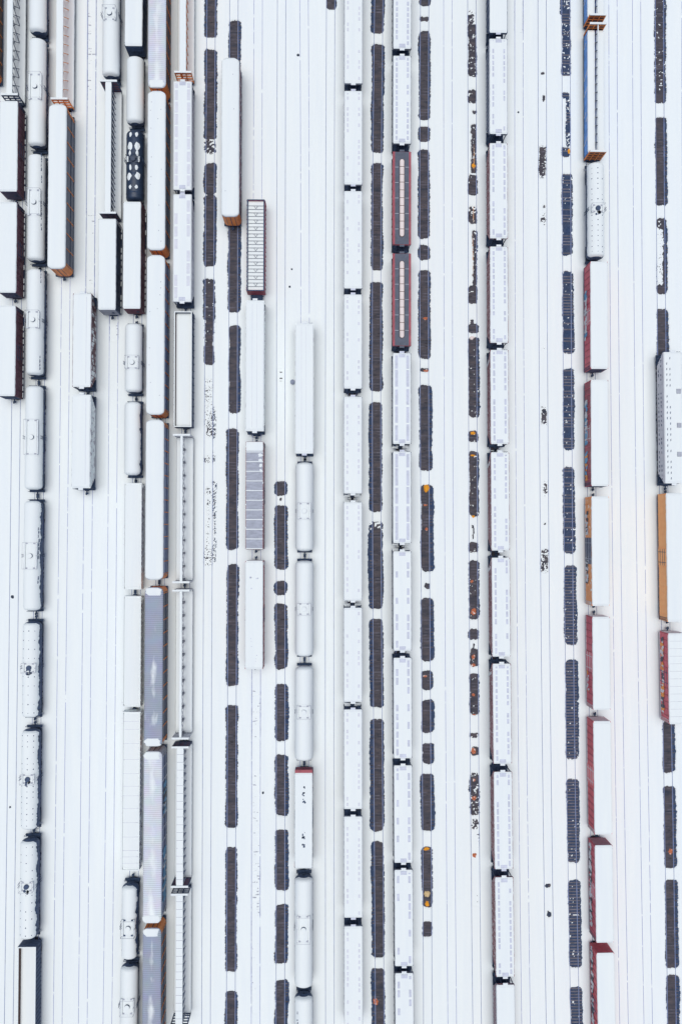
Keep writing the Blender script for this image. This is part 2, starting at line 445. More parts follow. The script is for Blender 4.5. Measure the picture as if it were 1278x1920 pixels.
def autorack(t, L, o, seed):
    hw, z0, zs, zr = 1.52, .75, 5.05, 5.5
    side = o.get('side', 'rackside'); rib = o.get('rib', 'orange'); endm = o.get('end', 'orange')
    rad = .85
    def outline(inset):
        out = []; X, Y, rr = hw+.03-inset, L/2+.05-inset, max(.1, rad-inset)
        for (cx, cy, a0) in ((X-rr, Y-rr, 0), (-X+rr, Y-rr, 90), (-X+rr, -Y+rr, 180), (X-rr, -Y+rr, 270)):
            for k in range(7):
                a = math.radians(a0+15*k); out.append((cx+rr*math.cos(a), cy+rr*math.sin(a)))
        return out
    b = MB()
    ol = outline(.06); b.prism([(x, y, z0+.35) for x, y in ol], [(x, y, zs) for x, y in ol], 0)
    b.box(-hw+.02, hw-.02, -L/2-.01, L/2+.01, z0, z0+.345, 1)
    for s in (-1, 1):
        b.box(min(s*(hw-.04), s*(hw+.05)), max(s*(hw-.04), s*(hw+.05)), -L/2+.9, L/2-.9, 2.6, 2.72, 1)
        b.box(min(s*(hw-.04), s*(hw+.04)), max(s*(hw-.04), s*(hw+.04)), -L/2+.9, L/2-.9, zs-.18, zs-.003, 0)
    p = b; n = o.get('posts', 10)
    for i in range(n+1):
        y = -L/2+1.0+(L-2.0)*i/n
        for s in (-1, 1):
            p.box(min(s*(hw-.04), s*(hw+.07)), max(s*(hw-.04), s*(hw+.07)), y-.06, y+.06, z0+.36, zs-.2, 2)
    b.build('body', [side, 'under', rib], t)
    for s in (-1, 1):       # rounded two-leaf end doors
        e = MB(); ol = [q for q in outline(.02) if s*q[1] > L/2-.95]
        ol = sorted(ol, key=lambda q: math.atan2(q[0], s*(q[1]-s*(L/2-2))))
        e.prism([(x, y, z0+.4) for x, y in ol], [(x, y, zs-.004) for x, y in ol], 0)
        y = s*(L/2+.02)
        e.box(-.05, .05, min(y, y+s*.06), max(y, y+s*.06), z0+.4, zs-.1, 1)
        for sx in (-.75, .75): e.box(sx-.03, sx+.03, min(y, y+s*.04), max(y, y+s*.04), z0+.4, zs-.1, 1)
        e.build('end_door', [endm, 'dark'], t)
    # cambered roof with rounded corners
    r = MB()
    rings = [(outline(0), zs+.005), (outline(.02), zs+.10), (outline(.25), zs+.19), (outline(.75), zs+.24), (outline(1.3), zs+.26)]
    vs = []; fs = []
    for (ol, z) in rings: vs += [(x, y, z) for x, y in ol]
    k = len(rings[0][0])
    for j in range(len(rings)-1):
        for i in range(k): fs.append((j*k+i, j*k+(i+1) % k, (j+1)*k+(i+1) % k, (j+1)*k+i))
    fs.append(tuple(range((len(rings)-1)*k, len(rings)*k))); fs.append(tuple(range(k))[::-1])
    r.add(vs, fs, 0)
    bare = o.get('bare')
    r.build('roof', bare or 'palegrey', t, smooth=bool(bare))
    sn = MB()
    if not bare:
        snow_slab(sn, -hw-.02, hw+.02, -L/2-.03, L/2+.03, zs+.10, .16, .8, seed, .02, crown=.17)
        rng = random.Random(seed)
        sn.build('snow_cover', 'roof_snow', t, smooth=True)
        mk = MB()
        for _ in range(o.get('specks', 10)):
            x = rng.choice((-.9, .8, 0.4))+rng.uniform(-.15, .15); y = rng.uniform(-.45, .45)*L
            mk.box(x-.05, x+.05, y-.08, y+.08, zs+.2, zs+.10+.18+.17*(1-(x/1.54)**2)+.012)
        mk.build('roof_fittings', 'palegrey', t)
    else:
        for s in (-1, 1):
            y0 = s*L/2
            sn = MB(); snow_slab(sn, -hw*.97, hw*.97, min(y0-s*.02, y0-s*1.35), max(y0-s*.02, y0-s*1.35), zs+.12, .12, .6, seed+s, .3, rag_r=.3, crown=.1)
            sn.build('end_snow', 'roof_snow', t, smooth=True)
    if o.get('graf'): graffiti(t, o['gside'], L, o['graf'], hw+.07, seed, 1.4, 4.4)
    gear(t, L, 2.6)

def tankcar(t, L, o, seed):
    R, cz = o.get('R', 1.5), 2.5
    prof = []
    dome = .75
    for i in range(7):
        a = PI/2*i/6; prof.append((-L/2+dome*(1-math.sin(a)), R*(1-.999*(1-math.sin(PI/2*i/6))**2) if i else R*.25))
    body = [(-L/2+dome*(1-math.cos(PI/2*i/6)) if i else -L/2, max(.15, R*math.sin(PI/2*i/6)**.75)) for i in range(7)]
    prof = body+[(-y, r) for y, r in body[::-1]]
    b = MB(); b.lathe_y(prof, cz, 28, 0)
    nb = o.get('bands', 4)
    for i in range(nb):
        y = -L/2+1.4+(L-2.8)*i/(nb-1); b.lathe_y([(y-.1, R+.02), (y+.1, R+.02)], cz, 28, 1)
    b.build('tank', [o.get('col', 'dark'), 'under'], t, smooth=True)
    for s in (-1, 1):
        u = MB()
        y = s*(L/2-1.6); u.box(-1.25, 1.25, y-.5, y+.5, .95, 1.5); u.box(-1.3, 1.3, min(s*(L/2-.2), s*(L/2+.25)), max(s*(L/2-.2), s*(L/2+.25)), .95, 1.15)
        u.box(-.35, .35, min(s*(L/2-2.2), s*(L/2+.25)), max(s*(L/2-2.2), s*(L/2+.25)), .75, 1.1)
        for sx in (-1, 1):
            u.bar((sx*1.25, s*(L/2+.15), 1.15), (sx*1.25, s*(L/2+.15), 2.1), .05, .05); 
        u.bar((-1.25, s*(L/2+.15), 2.1), (1.25, s*(L/2+.15), 2.1), .05, .05)
        u.build('end_frame', 'under', t)
    # snow lying on the upper half of the shell
    if o.get('snow', True):
        sn = MB(); rng = random.Random(seed); th = .11
        P = []
        for (y, r) in body[2 if not o.get('dots') else 3:]: P.append((y, r))
        ym = P[-1][0]; k = int(-2*ym/.22)
        P += [(ym+(-2*ym)*i/k, R) for i in range(1, k)]+[(-y, r) for y, r in P[::-1]]
        n = len(P); jl = vnoise1(n, 3, rng); jr = .55*vnoise1(n, 5.3, rng)+.3*vnoise1(n, 1.7, rng)+.35*vnoise1(n, .9, rng)
        tl = o.get('tl', 1.38); tr = o.get('tr', 1.38); rr_ = o.get('rag', .05)
        vs = []; fs = []; na = 16
        for j, (y, r) in enumerate(P):
            fe = min(1, min(j, n-1-j)/2.0)
            f0 = .72+.28*fe
            a0 = -(tl*f0+.05*jl[j]); a1 = tr*f0+rr_*jr[j]-max(0, rr_-.05)*.5
            for i in range(na+1):
                q = i/na; a = a0+(a1-a0)*q; e = max(0, 1-(2*q-1)**6)
                rr2 = r+.012+th*e*fe
                vs.append((rr2*math.sin(a), y, cz+rr2*math.cos(a)))
        for j in range(n-1):
            for i in range(na): fs.append((j*(na+1)+i, j*(na+1)+i+1, (j+1)*(na+1)+i+1, (j+1)*(na+1)+i))
        sn.add(vs, fs); sn.build('snow_cover', 'roof_snow', t, smooth=True)
    mo = o.get('man', .5); top = cz+R
    my = (mo-.5)*L
    if o.get('manway', True):
        d = MB(); hh = .38 if o.get('snow', True) else .3
        dr = .42
        d.cyl((0, my, top+hh/2), 'z', dr, hh, 18, 0)
        d.cyl((0, my, top+hh+.025), 'z', dr*.96, .05, 18, 1 if not o.get('baredome') else 0)
        d.build('manway_dome', [o.get('domecol', 'dark'), 'roof_snow'], t)
        pf = MB(); w = 1.12; l = o.get('plat', 2.6)
        zp = top+.05
        for sx in (-1, 1):
            pf.box(min(sx*.85, sx*w), max(sx*.85, sx*w), my-l/2, my+l/2, zp-.08, zp)
            pf.bar((sx*w, my-l/2, zp+.75), (sx*w, my+l/2, zp+.75), .03, .03)
            for d_ in (-l/2, 0, l/2): pf.bar((sx*w, my+d_, zp), (sx*w, my+d_, zp+.75), .045, .045)
        for s in (-1, 1):
            pf.bar((-w, my+s*l/2, zp+.75), (w, my+s*l/2, zp+.75), .03, .03)
            pf.box(-.84, .84, min(my+s*l/2, my+s*(l/2-.25)), max(my+s*l/2, my+s*(l/2-.25)), zp-.08, zp)
        pw = pf.build('walkway', o.get('platcol', 'palegrey'), t)
        for sx in (-1, 1):
            ps = MB(); snow_slab(ps, min(sx*.83, sx*w), max(sx*.83, sx*w), my-l/2, my+l/2, zp, .08, .05, seed+3)
            ps.build('walkway_snow', 'roof_snow', pw)
        for s in (-1, 1): ladder(t, s*(R+.02), my, 1.2, zp, 'dark')
    if o.get('dots'):
        dt = MB(); sp, cols = o['dots']; rng = random.Random(seed)
        y = -L/2+1.0
        while y < L/2-.8:
            if abs(y-my) > .8:
                for a in cols:
                    if rng.random() < .85:
                        s_ = rng.uniform(.6, 1.3)*o.get('dotr', .1); rr2 = R+.10
                        dt.cyl((rr2*math.sin(a), y+rng.uniform(-.06, .06), cz+rr2*math.cos(a)), 'z', s_, .08, 8)
            y += sp
        if o.get('burst'):
            for _ in range(7):
                dt.cyl((rng.uniform(-.35, .35), my-.75+rng.uniform(-.4, .4), cz+R+.09), 'z', rng.uniform(.12, .3), .06, 9)
        dt.build('bare_bolts', 'dark', t)
    if o.get('streaks'):
        st = MB(); rng = random.Random(seed+5)
        for (f0, f1, a) in o['streaks']:
            y = (f0-.5)*L
            while y < (f1-.5)*L:
                w = rng.uniform(.25, .7); aa = a+rng.uniform(-.05, .05); rr2 = R+.09
                if rng.random() < .8:
                    h = rng.uniform(.08, .2)
                    x = rr2*math.sin(aa); z = cz+rr2*math.cos(aa)
                    st.prism([(x-h, y, z-.05), (x, y-.05, z-.05), (x+h*.7, y+.1, z-.08), (x+h*.5, y+w, z-.08), (x-h*.6, y+w*.8, z-.05)],
                             [(x-h, y, z+.05), (x, y-.05, z+.05), (x+h*.7, y+.1, z+.01), (x+h*.5, y+w, z+.01), (x-h*.6, y+w*.8, z+.05)])
                y += w*1.2
        st.build('bare_patches', 'dark', t)
    if o.get('patches'):
        sn = MB()
        for (fy, ax, ly, wx) in o['patches']:
            yc = (fy-.5)*L; n = 10; rng = random.Random(int(fy*999))
            for s in (-1, 1):
                a = s*ax; vs = [(1, 0)]
                ring = []
                for i in range(n):
                    q = 2*PI*i/n; k = rng.uniform(.75, 1.15)
                    aa = a+wx*k*math.cos(q)/R; ring.append(((R+.03)*math.sin(aa), yc+ly*k*math.sin(q), cz+(R+.03)*math.cos(aa)))
                cpt = ((R+.08)*math.sin(a), yc, cz+(R+.08)*math.cos(a))
                base = [((R-.02)*x/(R+.03), y, cz+(z-cz)*(R-.02)/(R+.03)) for x, y, z in ring]
                sn.add(ring+[cpt]+base, [(i, (i+1) % n, n) for i in range(n)]+[(i, n+1+i, n+1+(i+1) % n, (i+1) % n) for i in range(n)])
        sn.build('snow_patches', 'roof_snow', t)
    if o.get('heads'):      # end frames standing clear of the snow
        for s in o['heads']:
            h = MB(); h.box(-1.4, 1.4, min(s*(L/2-.15), s*(L/2+.1)), max(s*(L/2-.15), s*(L/2+.1)), 1.15, 3.6); h.build('end_plate', 'navy', t)
    gear(t, L, 1.7, .2)

def hopper(t, L, o, seed):
    hw, zt = 1.52, o.get('top', 4.5)
    col = o.get('col', 'pale')
    P = [(-L/2, zt), (L/2, zt), (L/2, zt-.55), (L/2-1.9, 1.55), (-L/2+1.9, 1.55), (-L/2, zt-.55)]
    b = MB(); b.prism([(-hw, y, z) for y, z in P], [(hw, y, z) for y, z in P], 0)
    n = int(L/o.get('ribsp', 1.3))
    for i in range(n+1):
        y = -L/2+.06+(L-.12)*i/n
        zb = 1.6 if abs(y) < L/2-1.9 else 1.6+(abs(y)-(L/2-1.9))/1.9*(zt-.55-1.55)
        for s in (-1, 1): b.box(min(s*hw, s*(hw+.07)), max(s*hw, s*(hw+.07)), y-.045, y+.045, zb, zt-.1, 1)
    for s in (-1, 1): b.box(min(s*hw, s*(hw+.08)), max(s*hw, s*(hw+.08)), -L/2, L/2, zt-.12, zt-.003, 1)
    b.build('body', [col, o.get('rib', col)], t)
    u = MB(); u.box(-.3, .3, -L/2-.35, L/2+.35, .75, 1.1)
    for s in (-1, 1):
        y = s*L/2
        u.box(-1.5, 1.5, min(y-s*.3, y+s*.22), max(y-s*.3, y+s*.22), .95, 1.25)
        u.box(-1.5, 1.5, min(y-s*1.8, y-s*.3), max(y-s*1.8, y-s*.3), 1.15, 1.25)
        for x in (-1.4, -.5, .5, 1.4): u.box(x-.06, x+.06, min(y-s*.12, y-s*.02), max(y-s*.12, y-s*.02), 1.25, zt-.4)
        for x in (-1.5, 1.5): u.box(x-.03, x+.03, y-.1, y+.1, 1.0, 1.6)
    for k in (-1, 0, 1):
        y = k*(L-5)/3
        u.prism([(-1.2, y-1.4, 1.56), (1.2, y-1.4, 1.56), (1.2, y+1.4, 1.56), (-1.2, y+1.4, 1.56)], [(-.5, y-.35, .6), (.5, y-.35, .6), (.5, y+.35, .6), (-.5, y+.35, .6)])
    u.build('underframe', 'under', t)
    for s in (-1, 1):
        ladder(t, s*1.1, s*(L/2+.12), 1.2, zt, 'dark', 'x')
        e = MB(); y = s*L/2     # running board bracket that bridges the gap
        e.box(-.42, .42, min(y+s*.03, y+s*.36), max(y+s*.03, y+s*.36), zt-.02, zt+.06); e.build('end_bracket', o.get('bracket', 'grate'), t)
    rng = random.Random(seed)
    for s in o.get('endsnow', ()):
        q = MB(); y = s*L/2
        snow_slab(q, -1.45, -.34, min(y-s*.1, y+s*.5), max(y-s*.1, y+s*.5), 1.3, .15, .1, seed+30+s, .05); q.build('platform_snow', 'roof_snow', t)
        q = MB(); snow_slab(q, .34, 1.45, min(y-s*.1, y+s*.5), max(y-s*.1, y+s*.5), 1.3, .15, .1, seed+40+s, .05); q.build('platform_snow', 'roof_snow', t)
    sn = MB()
    if o.get('openroof'):
        r = MB(); r.box(-hw+.3, hw-.3, -L/2+.04, L/2-.04, zt+.002, zt+.05, 0)
        for s in (-1, 1): r.box(min(s*(hw-.3), s*(hw+.04)), max(s*(hw-.3), s*(hw+.04)), -L/2, L/2, zt+.001, zt+.07, 1)
        r.build('roof', ['hopperroof', 'darkred'], t)
        tr = MB(); l = L/2-1.3; w = .43
        def oval(w, l, k=8):
            return [(w*math.cos(PI*i/k), l-w+w*math.sin(PI*i/k)) for i in range(k+1)]+[(-w*math.cos(PI*i/k), -l+w-w*math.sin(PI*i/k)) for i in range(k+1)]
        A = oval(w, l); tr.prism([(x, y, zt+.052) for x, y in A], [(x, y, zt+.17) for x, y in A], 0)
        A = oval(w-.07, l-.07); tr.prism([(x, y, zt+.1) for x, y in A], [(x*.97, y, zt+.21) for x, y in A], 1)
        k = 10
        for i in range(1, k):
            y = -l+2*l*i/k; tr.box(-w-.03, w+.03, y-.04, y+.04, zt+.12, zt+.235, 0)
        th = tr.build('trough_hatch', ['rust', 'lading'], t)
        g = MB()
        for i in range(1, 6):
            y = -L/2+L*i/6
            for s in (-1, 1): g.box(min(s*.56, s*1.2), max(s*.56, s*1.2), y-.04, y+.04, zt+.052, zt+.07)
        g.build('roof_seams', 'palegrey', t)
    else:
        snow_slab(sn, -hw-.04, hw+.04, -L/2-.02, L/2+.02, zt, .16, .12, seed, .02)
        for s in (-1, 1):
            if rng.random() < o.get('bridge', .75): snow_slab(sn, -.40, .40, min(s*L/2+s*.05, s*(L/2+.34)), max(s*L/2+s*.05, s*(L/2+.34)), zt+.06, .06, .08, seed+s)
        sn.build('snow_cover', 'roof_snow', t)
        dash = o.get('dash')
        if dash:
            xs, w, ln, gap, miss = dash
            for side, x in enumerate(xs):
                prof = []; y = -L/2+.5
                while y < L/2-.5:      # one board: cells that stand clear of the snow, dipping under it between
                    ye = min(y+ln*rng.uniform(.9, 1.05), L/2-.4)
                    zz = zt+.19 if rng.random() > miss else zt+.08
                    prof += [(y, zt+.06), (y+.01, zz), (ye-.01, zz), (ye, zt+.06)]
                    y += ln+gap
                k = len(prof); r = MB()
                vs = [(x-w/2, p, z) for p, z in prof]+[(x+w/2, p, z) for p, z in prof]+[(x-w/2, p, zt+.03) for p, z in prof]+[(x+w/2, p, zt+.03) for p, z in prof]
                fs = []
                for i in range(k-1):
                    fs += [(i, k+i, k+i+1, i+1), (2*k+i, i, i+1, 2*k+i+1), (k+i, 3*k+i, 3*k+i+1, k+i+1)]
                r.add(vs, fs); r.build('running_board', o.get('dashmat', 'grate'), t)
            for s in (-1, 1) if o.get('endhatch', True) else ():
                q = MB(); q.box(-.55, .55, min(s*(L/2-.75), s*(L/2-.15)), max(s*(L/2-.75), s*(L/2-.15)), zt+.05, zt+.187); q.build('end_hatch', 'grate', t)
        if o.get('lines'):
            for x in o['lines']:
                r = MB(); r.box(x-.035, x+.035, -L/2+.6, L/2-.6, zt+.1, zt+.188); r.build('hatch_bar', 'grate_faint', t)
        if o.get('slots'):
            r = MB()
            for (xo, z) in o['slots']:
                y = -L/2+.5
                while y < L/2-.4:
                    if rng.random() < .85: r.box(min(o['sside']*xo, o['sside']*(xo+.03)), max(o['sside']*xo, o['sside']*(xo+.03)), y, y+rng.uniform(.25, .55), z-.12, z+.12)
                    y += .8
            r.build('vent_slots', 'dark', t)
        if o.get('roofslots'):
            r = MB()
            for x in o['roofslots']:
                y = -L/2+.6
                while y < L/2-.4:
                    if rng.random() < .8:
                        r.prism([(x-.06, y, zt+.1), (x+.06, y+.15, zt+.1), (x+.06, y+.5, zt+.1), (x-.06, y+.35, zt+.1)], [(x-.06, y, zt+.19), (x+.06, y+.15, zt+.19), (x+.06, y+.5, zt+.19), (x-.06, y+.35, zt+.19)])
                    y += .95
            r.build('vent_slots', 'dark', t)
        if o.get('blocks'):
            r = MB()
            for f in o['blocks']:
                y = (f-.5)*L; r.box(.55, 1.25, y-.4, y+.4, zt+.05, zt+.4); 
            r.build('roof_vents', 'palegrey', t)
    if o.get('slashes'):
        r = MB()
        for f in o['slashes']:
            y = (f-.5)*L; x = -(hw+.012)
            r.prism([(x, y, 1.8), (x, y+.5, 1.8), (x, y+1.1, 3.4), (x, y+.6, 3.4)], [(x-.07, y, 1.8), (x-.07, y+.5, 1.8), (x-.07, y+1.1, 3.4), (x-.07, y+.6, 3.4)])
        r.build('side_lettering', 'whiteG', t)
    gear(t, L, 1.7, .3)

def gondola(t, L, o, seed):
    hw, z0, z1 = 1.5, 1.1, o.get('top', 3.0)
    col, inner, rim = o.get('col', 'dark'), o.get('inner', 'rust'), o.get('rim', 'roof_snow')
    b = MB(); th = .12
    b.box(-hw, hw, -L/2, L/2, z0, z0+.15, 0)
    for s in (-1, 1):
        b.box(min(s*hw, s*(hw-th/2)), max(s*hw, s*(hw-th/2)), -L/2, L/2, z0+.15, z1, 0)
        b.box(min(s*(hw-th/2), s*(hw-th)), max(s*(hw-th/2), s*(hw-th)), -L/2+.12, L/2-.12, z0+.15, z1-.003, 1)
        b.box(-hw+th/2, hw-th/2, min(s*L/2, s*(L/2-th)), max(s*L/2, s*(L/2-th)), z0+.15, z1-.002, 0)
    n = int(L/o.get('ribsp', 1.2))
    for i in range(n+1):
        y = -L/2+.1+(L-.2)*i/n
        for s in (-1, 1): b.box(min(s*hw, s*(hw+.1)), max(s*hw, s*(hw+.1)), y-.07, y+.07, z0+.05, z1-.05, 2)
    b.build('body', [col, inner, o.get('rib', col)], t)
    u = MB(); u.box(-.3, .3, -L/2-.2, L/2+.2, .7, z0-.002); u.build('underframe', 'under', t)
    if rim:
        r = MB()
        for s in (-1, 1):
            r.box(min(s*(hw-th-.02), s*(hw+.03)), max(s*(hw-th-.02), s*(hw+.03)), -L/2-.02, L/2+.02, z1+.002, z1+.09)
            r.box(-hw+th+.021, hw-th-.021, min(s*(L/2+.02), s*(L/2-th-.02)), max(s*(L/2+.02), s*(L/2-th-.02)), z1+.002, z1+.09)
        r.build('top_rail', rim, t)
    sn = MB(); zf = o.get('fill', 1.8)
    snow_slab(sn, -hw+th+.01, hw-th-.01, -L/2+th+.01, L/2-th-.01, zf, .12, .1, seed, .0, crown=o.get('heap', 0))
    sn.build('snow_load', 'roof_snow', t)
    if o.get('cross'):
        c = MB()
        for i, f in enumerate(o['cross']):
            y = (f-.5)*L
            zz = min(z1+.02, max(zf+.12+o.get('heap', 0), z1-.1)) if not o.get('crosstop') else zf+.13+o.get('heap', 0)
            w = o.get('crossw', .035)
            c.box(-hw+th+.001, hw-th-.001, y-w, y+w, zz-.1, zz+.03)
            if o.get('vee') and i % 2 == 0 and i+1 < len(o['cross']):
                y2 = (o['cross'][i+1]-.5)*L
                c.bar((-.35, y2, zz), (0, y+.1, zz), .05, .05); c.bar((.35, y2, zz), (0, y+.1, zz), .05, .05)
        c.build('cross_bars', o.get('crossmat', 'dark'), t)
    if o.get('platend'):
        s = -1; p = MB(); p.box(-hw*.7, hw*.7, -L/2-1.1, -L/2, .95, 1.2); p.build('end_platform', 'under', t)
    for s in (-1, 1): ladder(t, s*(hw+.13), s*(L/2-.45), 1.1, z1-.05, col)
    gear(t, L, 1.9)

def centerbeam(t, L, o, seed):
    hw, zd, zt = 1.45, 1.15, 4.3
    col, cw = o.get('col', 'dark'), o.get('cw', .8)
    b = MB(); b.box(-hw, hw, -L/2, L/2, .95, zd); b.box(-.35, .35, -L/2, L/2, .65, .95)
    b.build('deck', 'under', t)
    sn = MB()
    y0 = -L/2+.25
    if not o.get('load'):
        snow_slab(sn, -hw-.02, hw+.02, y0, -y0, zd, .15, .1, seed, .02)
        sn.build('deck_snow', 'roof_snow', t); sn = MB()
    snow_slab(sn, -cw/2-.03, cw/2+.03, y0, -y0, zt+.2, .1, .05, seed, .015)
    sn.build('chord_snow', 'roof_snow', t)
    c = MB()
    c.box(-cw/2, cw/2, -L/2+.2, L/2-.2, zt, zt+.2, 0)
    n = int(L/o.get('bay', 1.5)); e = o.get('plane', min(.18, cw*.3))
    for i in range(n):
        ya, yb = -L/2+.3+(L-.6)*i/n, -L/2+.3+(L-.6)*(i+1)/n
        for s in (-1, 1):
            x = s*e
            if o.get('web') == 'wedge':
                c.prism([(x-.03, ya+.15, zt-.01), (x-.03, yb-.15, zt-.01), (x-.03, ya+.25, zd+.9)], [(x+.03, ya+.15, zt-.01), (x+.03, yb-.15, zt-.01), (x+.03, ya+.25, zd+.9)], 0)
                c.bar((x, ya, zd), (x, ya, zt), .1, .1, 1)
            elif o.get('web') == 'window':
                c.box(x-.03, x+.03, ya, ya+.35, zd, zt, 1)
                c.bar((x, ya+.3, zt-.5), (x, yb, zd+.8), .07, .07, 0)
                c.bar((x, yb, zt-.5), (x, ya+.3, zd+.8), .07, .07, 0)
            else:
                c.bar((x, ya, zt), (x, yb, zd+.05), .1, .1, 0)
                if o.get('crossed') and i % 2: c.bar((x, ya, zd+.05), (x, yb, zt), .09, .09, 0)
    c.build('center_beam', [col, o.get('post', col)], t)
    if o.get('seams'):
        q = MB()
        k = int(L/1.27)
        for i in range(1, k):
            y = -L/2+L*i/k; q.box(-cw/2+.05, cw/2-.05, y-.03, y+.03, zt+.2, zt+.312)
        q.build('chord_seams', 'palegrey', t)
    for s in (-1, 1):
        k = MB(); y = s*(L/2-.12); bt = o.get('bulk', 4.45); m = 1 if o.get('panel') else 0
        for x in (-1.4, -.47, .47, 1.4): k.box(x-.07, x+.07, y-.1, y+.1, zd-.1, bt-.002, 0)
        for z in (zd+.5, zd+1.3, zd+2.1, zd+2.85): k.box(-1.38, 1.38, y-.08, y+.08, z-.08, z+.08, 0)
        k.box(-1.47, 1.47, y-.16, y+.16, bt, bt+.16, 0)
        if o.get('panel'): k.box(-1.38, 1.38, y-.03, y+.03, zd, bt, 1)
        kb = k.build('bulkhead', [o.get('bcol', col), o.get('pcol', col)], t)
        q = MB(); snow_slab(q, -1.48, 1.48, y-.18, y+.18, bt+.16, .09, .05, seed+7+s, .01); q.build('bulkhead_snow', 'roof_snow', kb)
    if o.get('load'):
        for s in (-1, 1):
            l = MB(); rng = random.Random(seed+s)
            nb = 5; bl = (L-1.0)/nb
            for i in range(nb):
                ya = -L/2+.5+bl*i
                for lev in range(2):
                    zz = zd+.05+lev*1.0
                    k = .025*rng.random()
                    l.box(min(s*.12, s*(1.42-k)), max(s*.12, s*(1.42-k)), ya+.02, ya+bl-.02, zz, zz+.96, 0)
                    yy = ya+bl*rng.uniform(.2, .8)
                    l.bar((s*1.43, yy-.3, zz), (s*1.43, yy+.3, zz+.95), .03, .16, 1)
            l.build('lumber_load', [o['load'], 'whiteG'], t)
            q = MB(); snow_slab(q, min(s*.10, s*1.46), max(s*.10, s*1.46), -L/2+.5, L/2-.5, zd+2.02, .18, .1, seed+20+s, .02); q.build('load_snow', 'roof_snow', t)
    gear(t, L, 2.0)

TOPZ = {'boxcar': 4.7, 'autorack': 5.45, 'tank': 3.4, 'hopper': 4.65, 'gondola': 3.05, 'beam': 4.6}
FN = {'boxcar': (boxcar, 'boxcar', 'boxcar'), 'autorack': (autorack, 'autorack', 'car carrier'), 'tank': (tankcar, 'tank_car', 'tank car'),
      'hopper': (hopper, 'covered_hopper', 'hopper car'), 'gondola': (gondola, 'gondola_car', 'gondola'), 'beam': (centerbeam, 'centerbeam_flatcar', 'flatcar')}
BARE = []       # (track, world y0, y1, left, right, noise, specks, mode)
CARN = [0]
def car(row, p0, p1, kind, label, group=None, **o):
    CARN[0] += 1; seed = CARN[0]*17+3
    fn, name, cat = FN[kind]
    zt = TOPZ[kind]
    if kind == 'gondola': zt = o.get('top', 3.0)+.08
    pm = (p0+p1)/2
    px = float(np.interp(pm, YS, TRACKS[row]))
    yA, yB = W(px, p0, zt)[1], W(px, p1, zt)[1]
    L = yA-yB; y = (yA+yB)/2
    s = slope(row, y)
    t = thing(name, label, cat, (float(xc(row, y)), y, 0), -math.atan(s), group)
    o2 = dict(o)
    fn(t, L, o2, seed)
    BARE.append((row, y-L/2+.05-o.get('under', 0), y+L/2-.05+o.get('under', 0), o.get('bl', -1.08), o.get('br', 1.08 if kind != 'tank' else .9), .12, .0, 'bare'))
    return t

ORD = ['topmost', 'second from the top', 'third from the top', 'fourth from the top', 'fifth from the top', 'sixth from the top',
       'seventh from the top', 'eighth from the top', 'ninth from the top', 'tenth from the top', 'bottommost']

# --- left edge
car('Z', -150, 132, 'autorack', 'brown sided car carrier cut off by the left edge, in the top left corner', side='rackbrown')
gA = 'dark maroon boxcars along the left edge'
car('A', -110, 178, 'beam', 'empty dark centerbeam flatcar with lattice bulkhead, in the top left corner', col='dark', cw=.95, crossed=True, bay=1.5, plane=.42)
car('A', 189, 358, 'boxcar', 'maroon boxcar under snow just below the dark latticed flatcar at the left edge', gA, ledge=True, end='dark')
car('A', 379, 548, 'boxcar', 'maroon boxcar at the left edge, middle one of the three coupled there', gA, ledge=True, end='dark')
car('A', 573, 742, 'boxcar', 'maroon boxcar at the left edge, lowest of the three with empty track below', gA, ledge=True, end='dark')
gB = 'tank cars in the leftmost tank row'
tk = '{}, {} in the leftmost tank row'
BT = [(-140, 60, {}), (71, 274, dict(man=.53)), (288, 489, dict(man=.53, streaks=((.25, .55, .75), (.72, .98, .75)))), (503, 704, dict(man=.51, streaks=((.05, .2, .75), (.82, .98, .75)))),
      (722, 919, dict(man=.5)), (938, 1146, dict(man=.5, rag=.22, tr=1.25, streaks=((.25, .75, .85),)))]
for i, (a, b_, o_) in enumerate(BT):
    note = ['white tank car cut by the top edge', 'white tank car with clean top', 'tank car with dark right edge streaks', 'tank car with two short streak groups', 'white tank car with long walkway frame', 'tank car with ragged bare right flank'][i]
    o_ = dict(o_)
    if i == 4: o_['plat'] = 6.0
    elif i > 0: o_['plat'] = 4.5 if i != 3 else 3.0
    car('B', a, b_, 'tank', tk.format(note, ORD[i]), gB, **o_)
for i, (a, b_) in enumerate(((1166, 1347), (1368, 1557), (1575, 1762))):
    car('B', a, b_, 'tank', ['tank car dotted with bare bolts, upper of three dotted ones at lower left', 'tank car dotted with bare bolts, middle of three dotted ones at lower left',
        'snowy tank car dotted with bare bolts, lowest of three, above the snow-filled gondola'][i], 'dotted tank cars at lower left', dots=((1.55, .95, 1.35)[i], (-.75, -.05, .55)), man=(.53, .52, .55)[i],
        rag=.25, tr=1.22, baredome=True, burst=True, manway=True, plat=1.6, dotr=.085)
car('B', 1776, 2010, 'gondola', 'snow-filled gondola with rust streaked inner wall in the bottom left corner', top=3.6, fill=2.6, col='dark', inner='rust', ribsp=.75, rim='roof_snow')
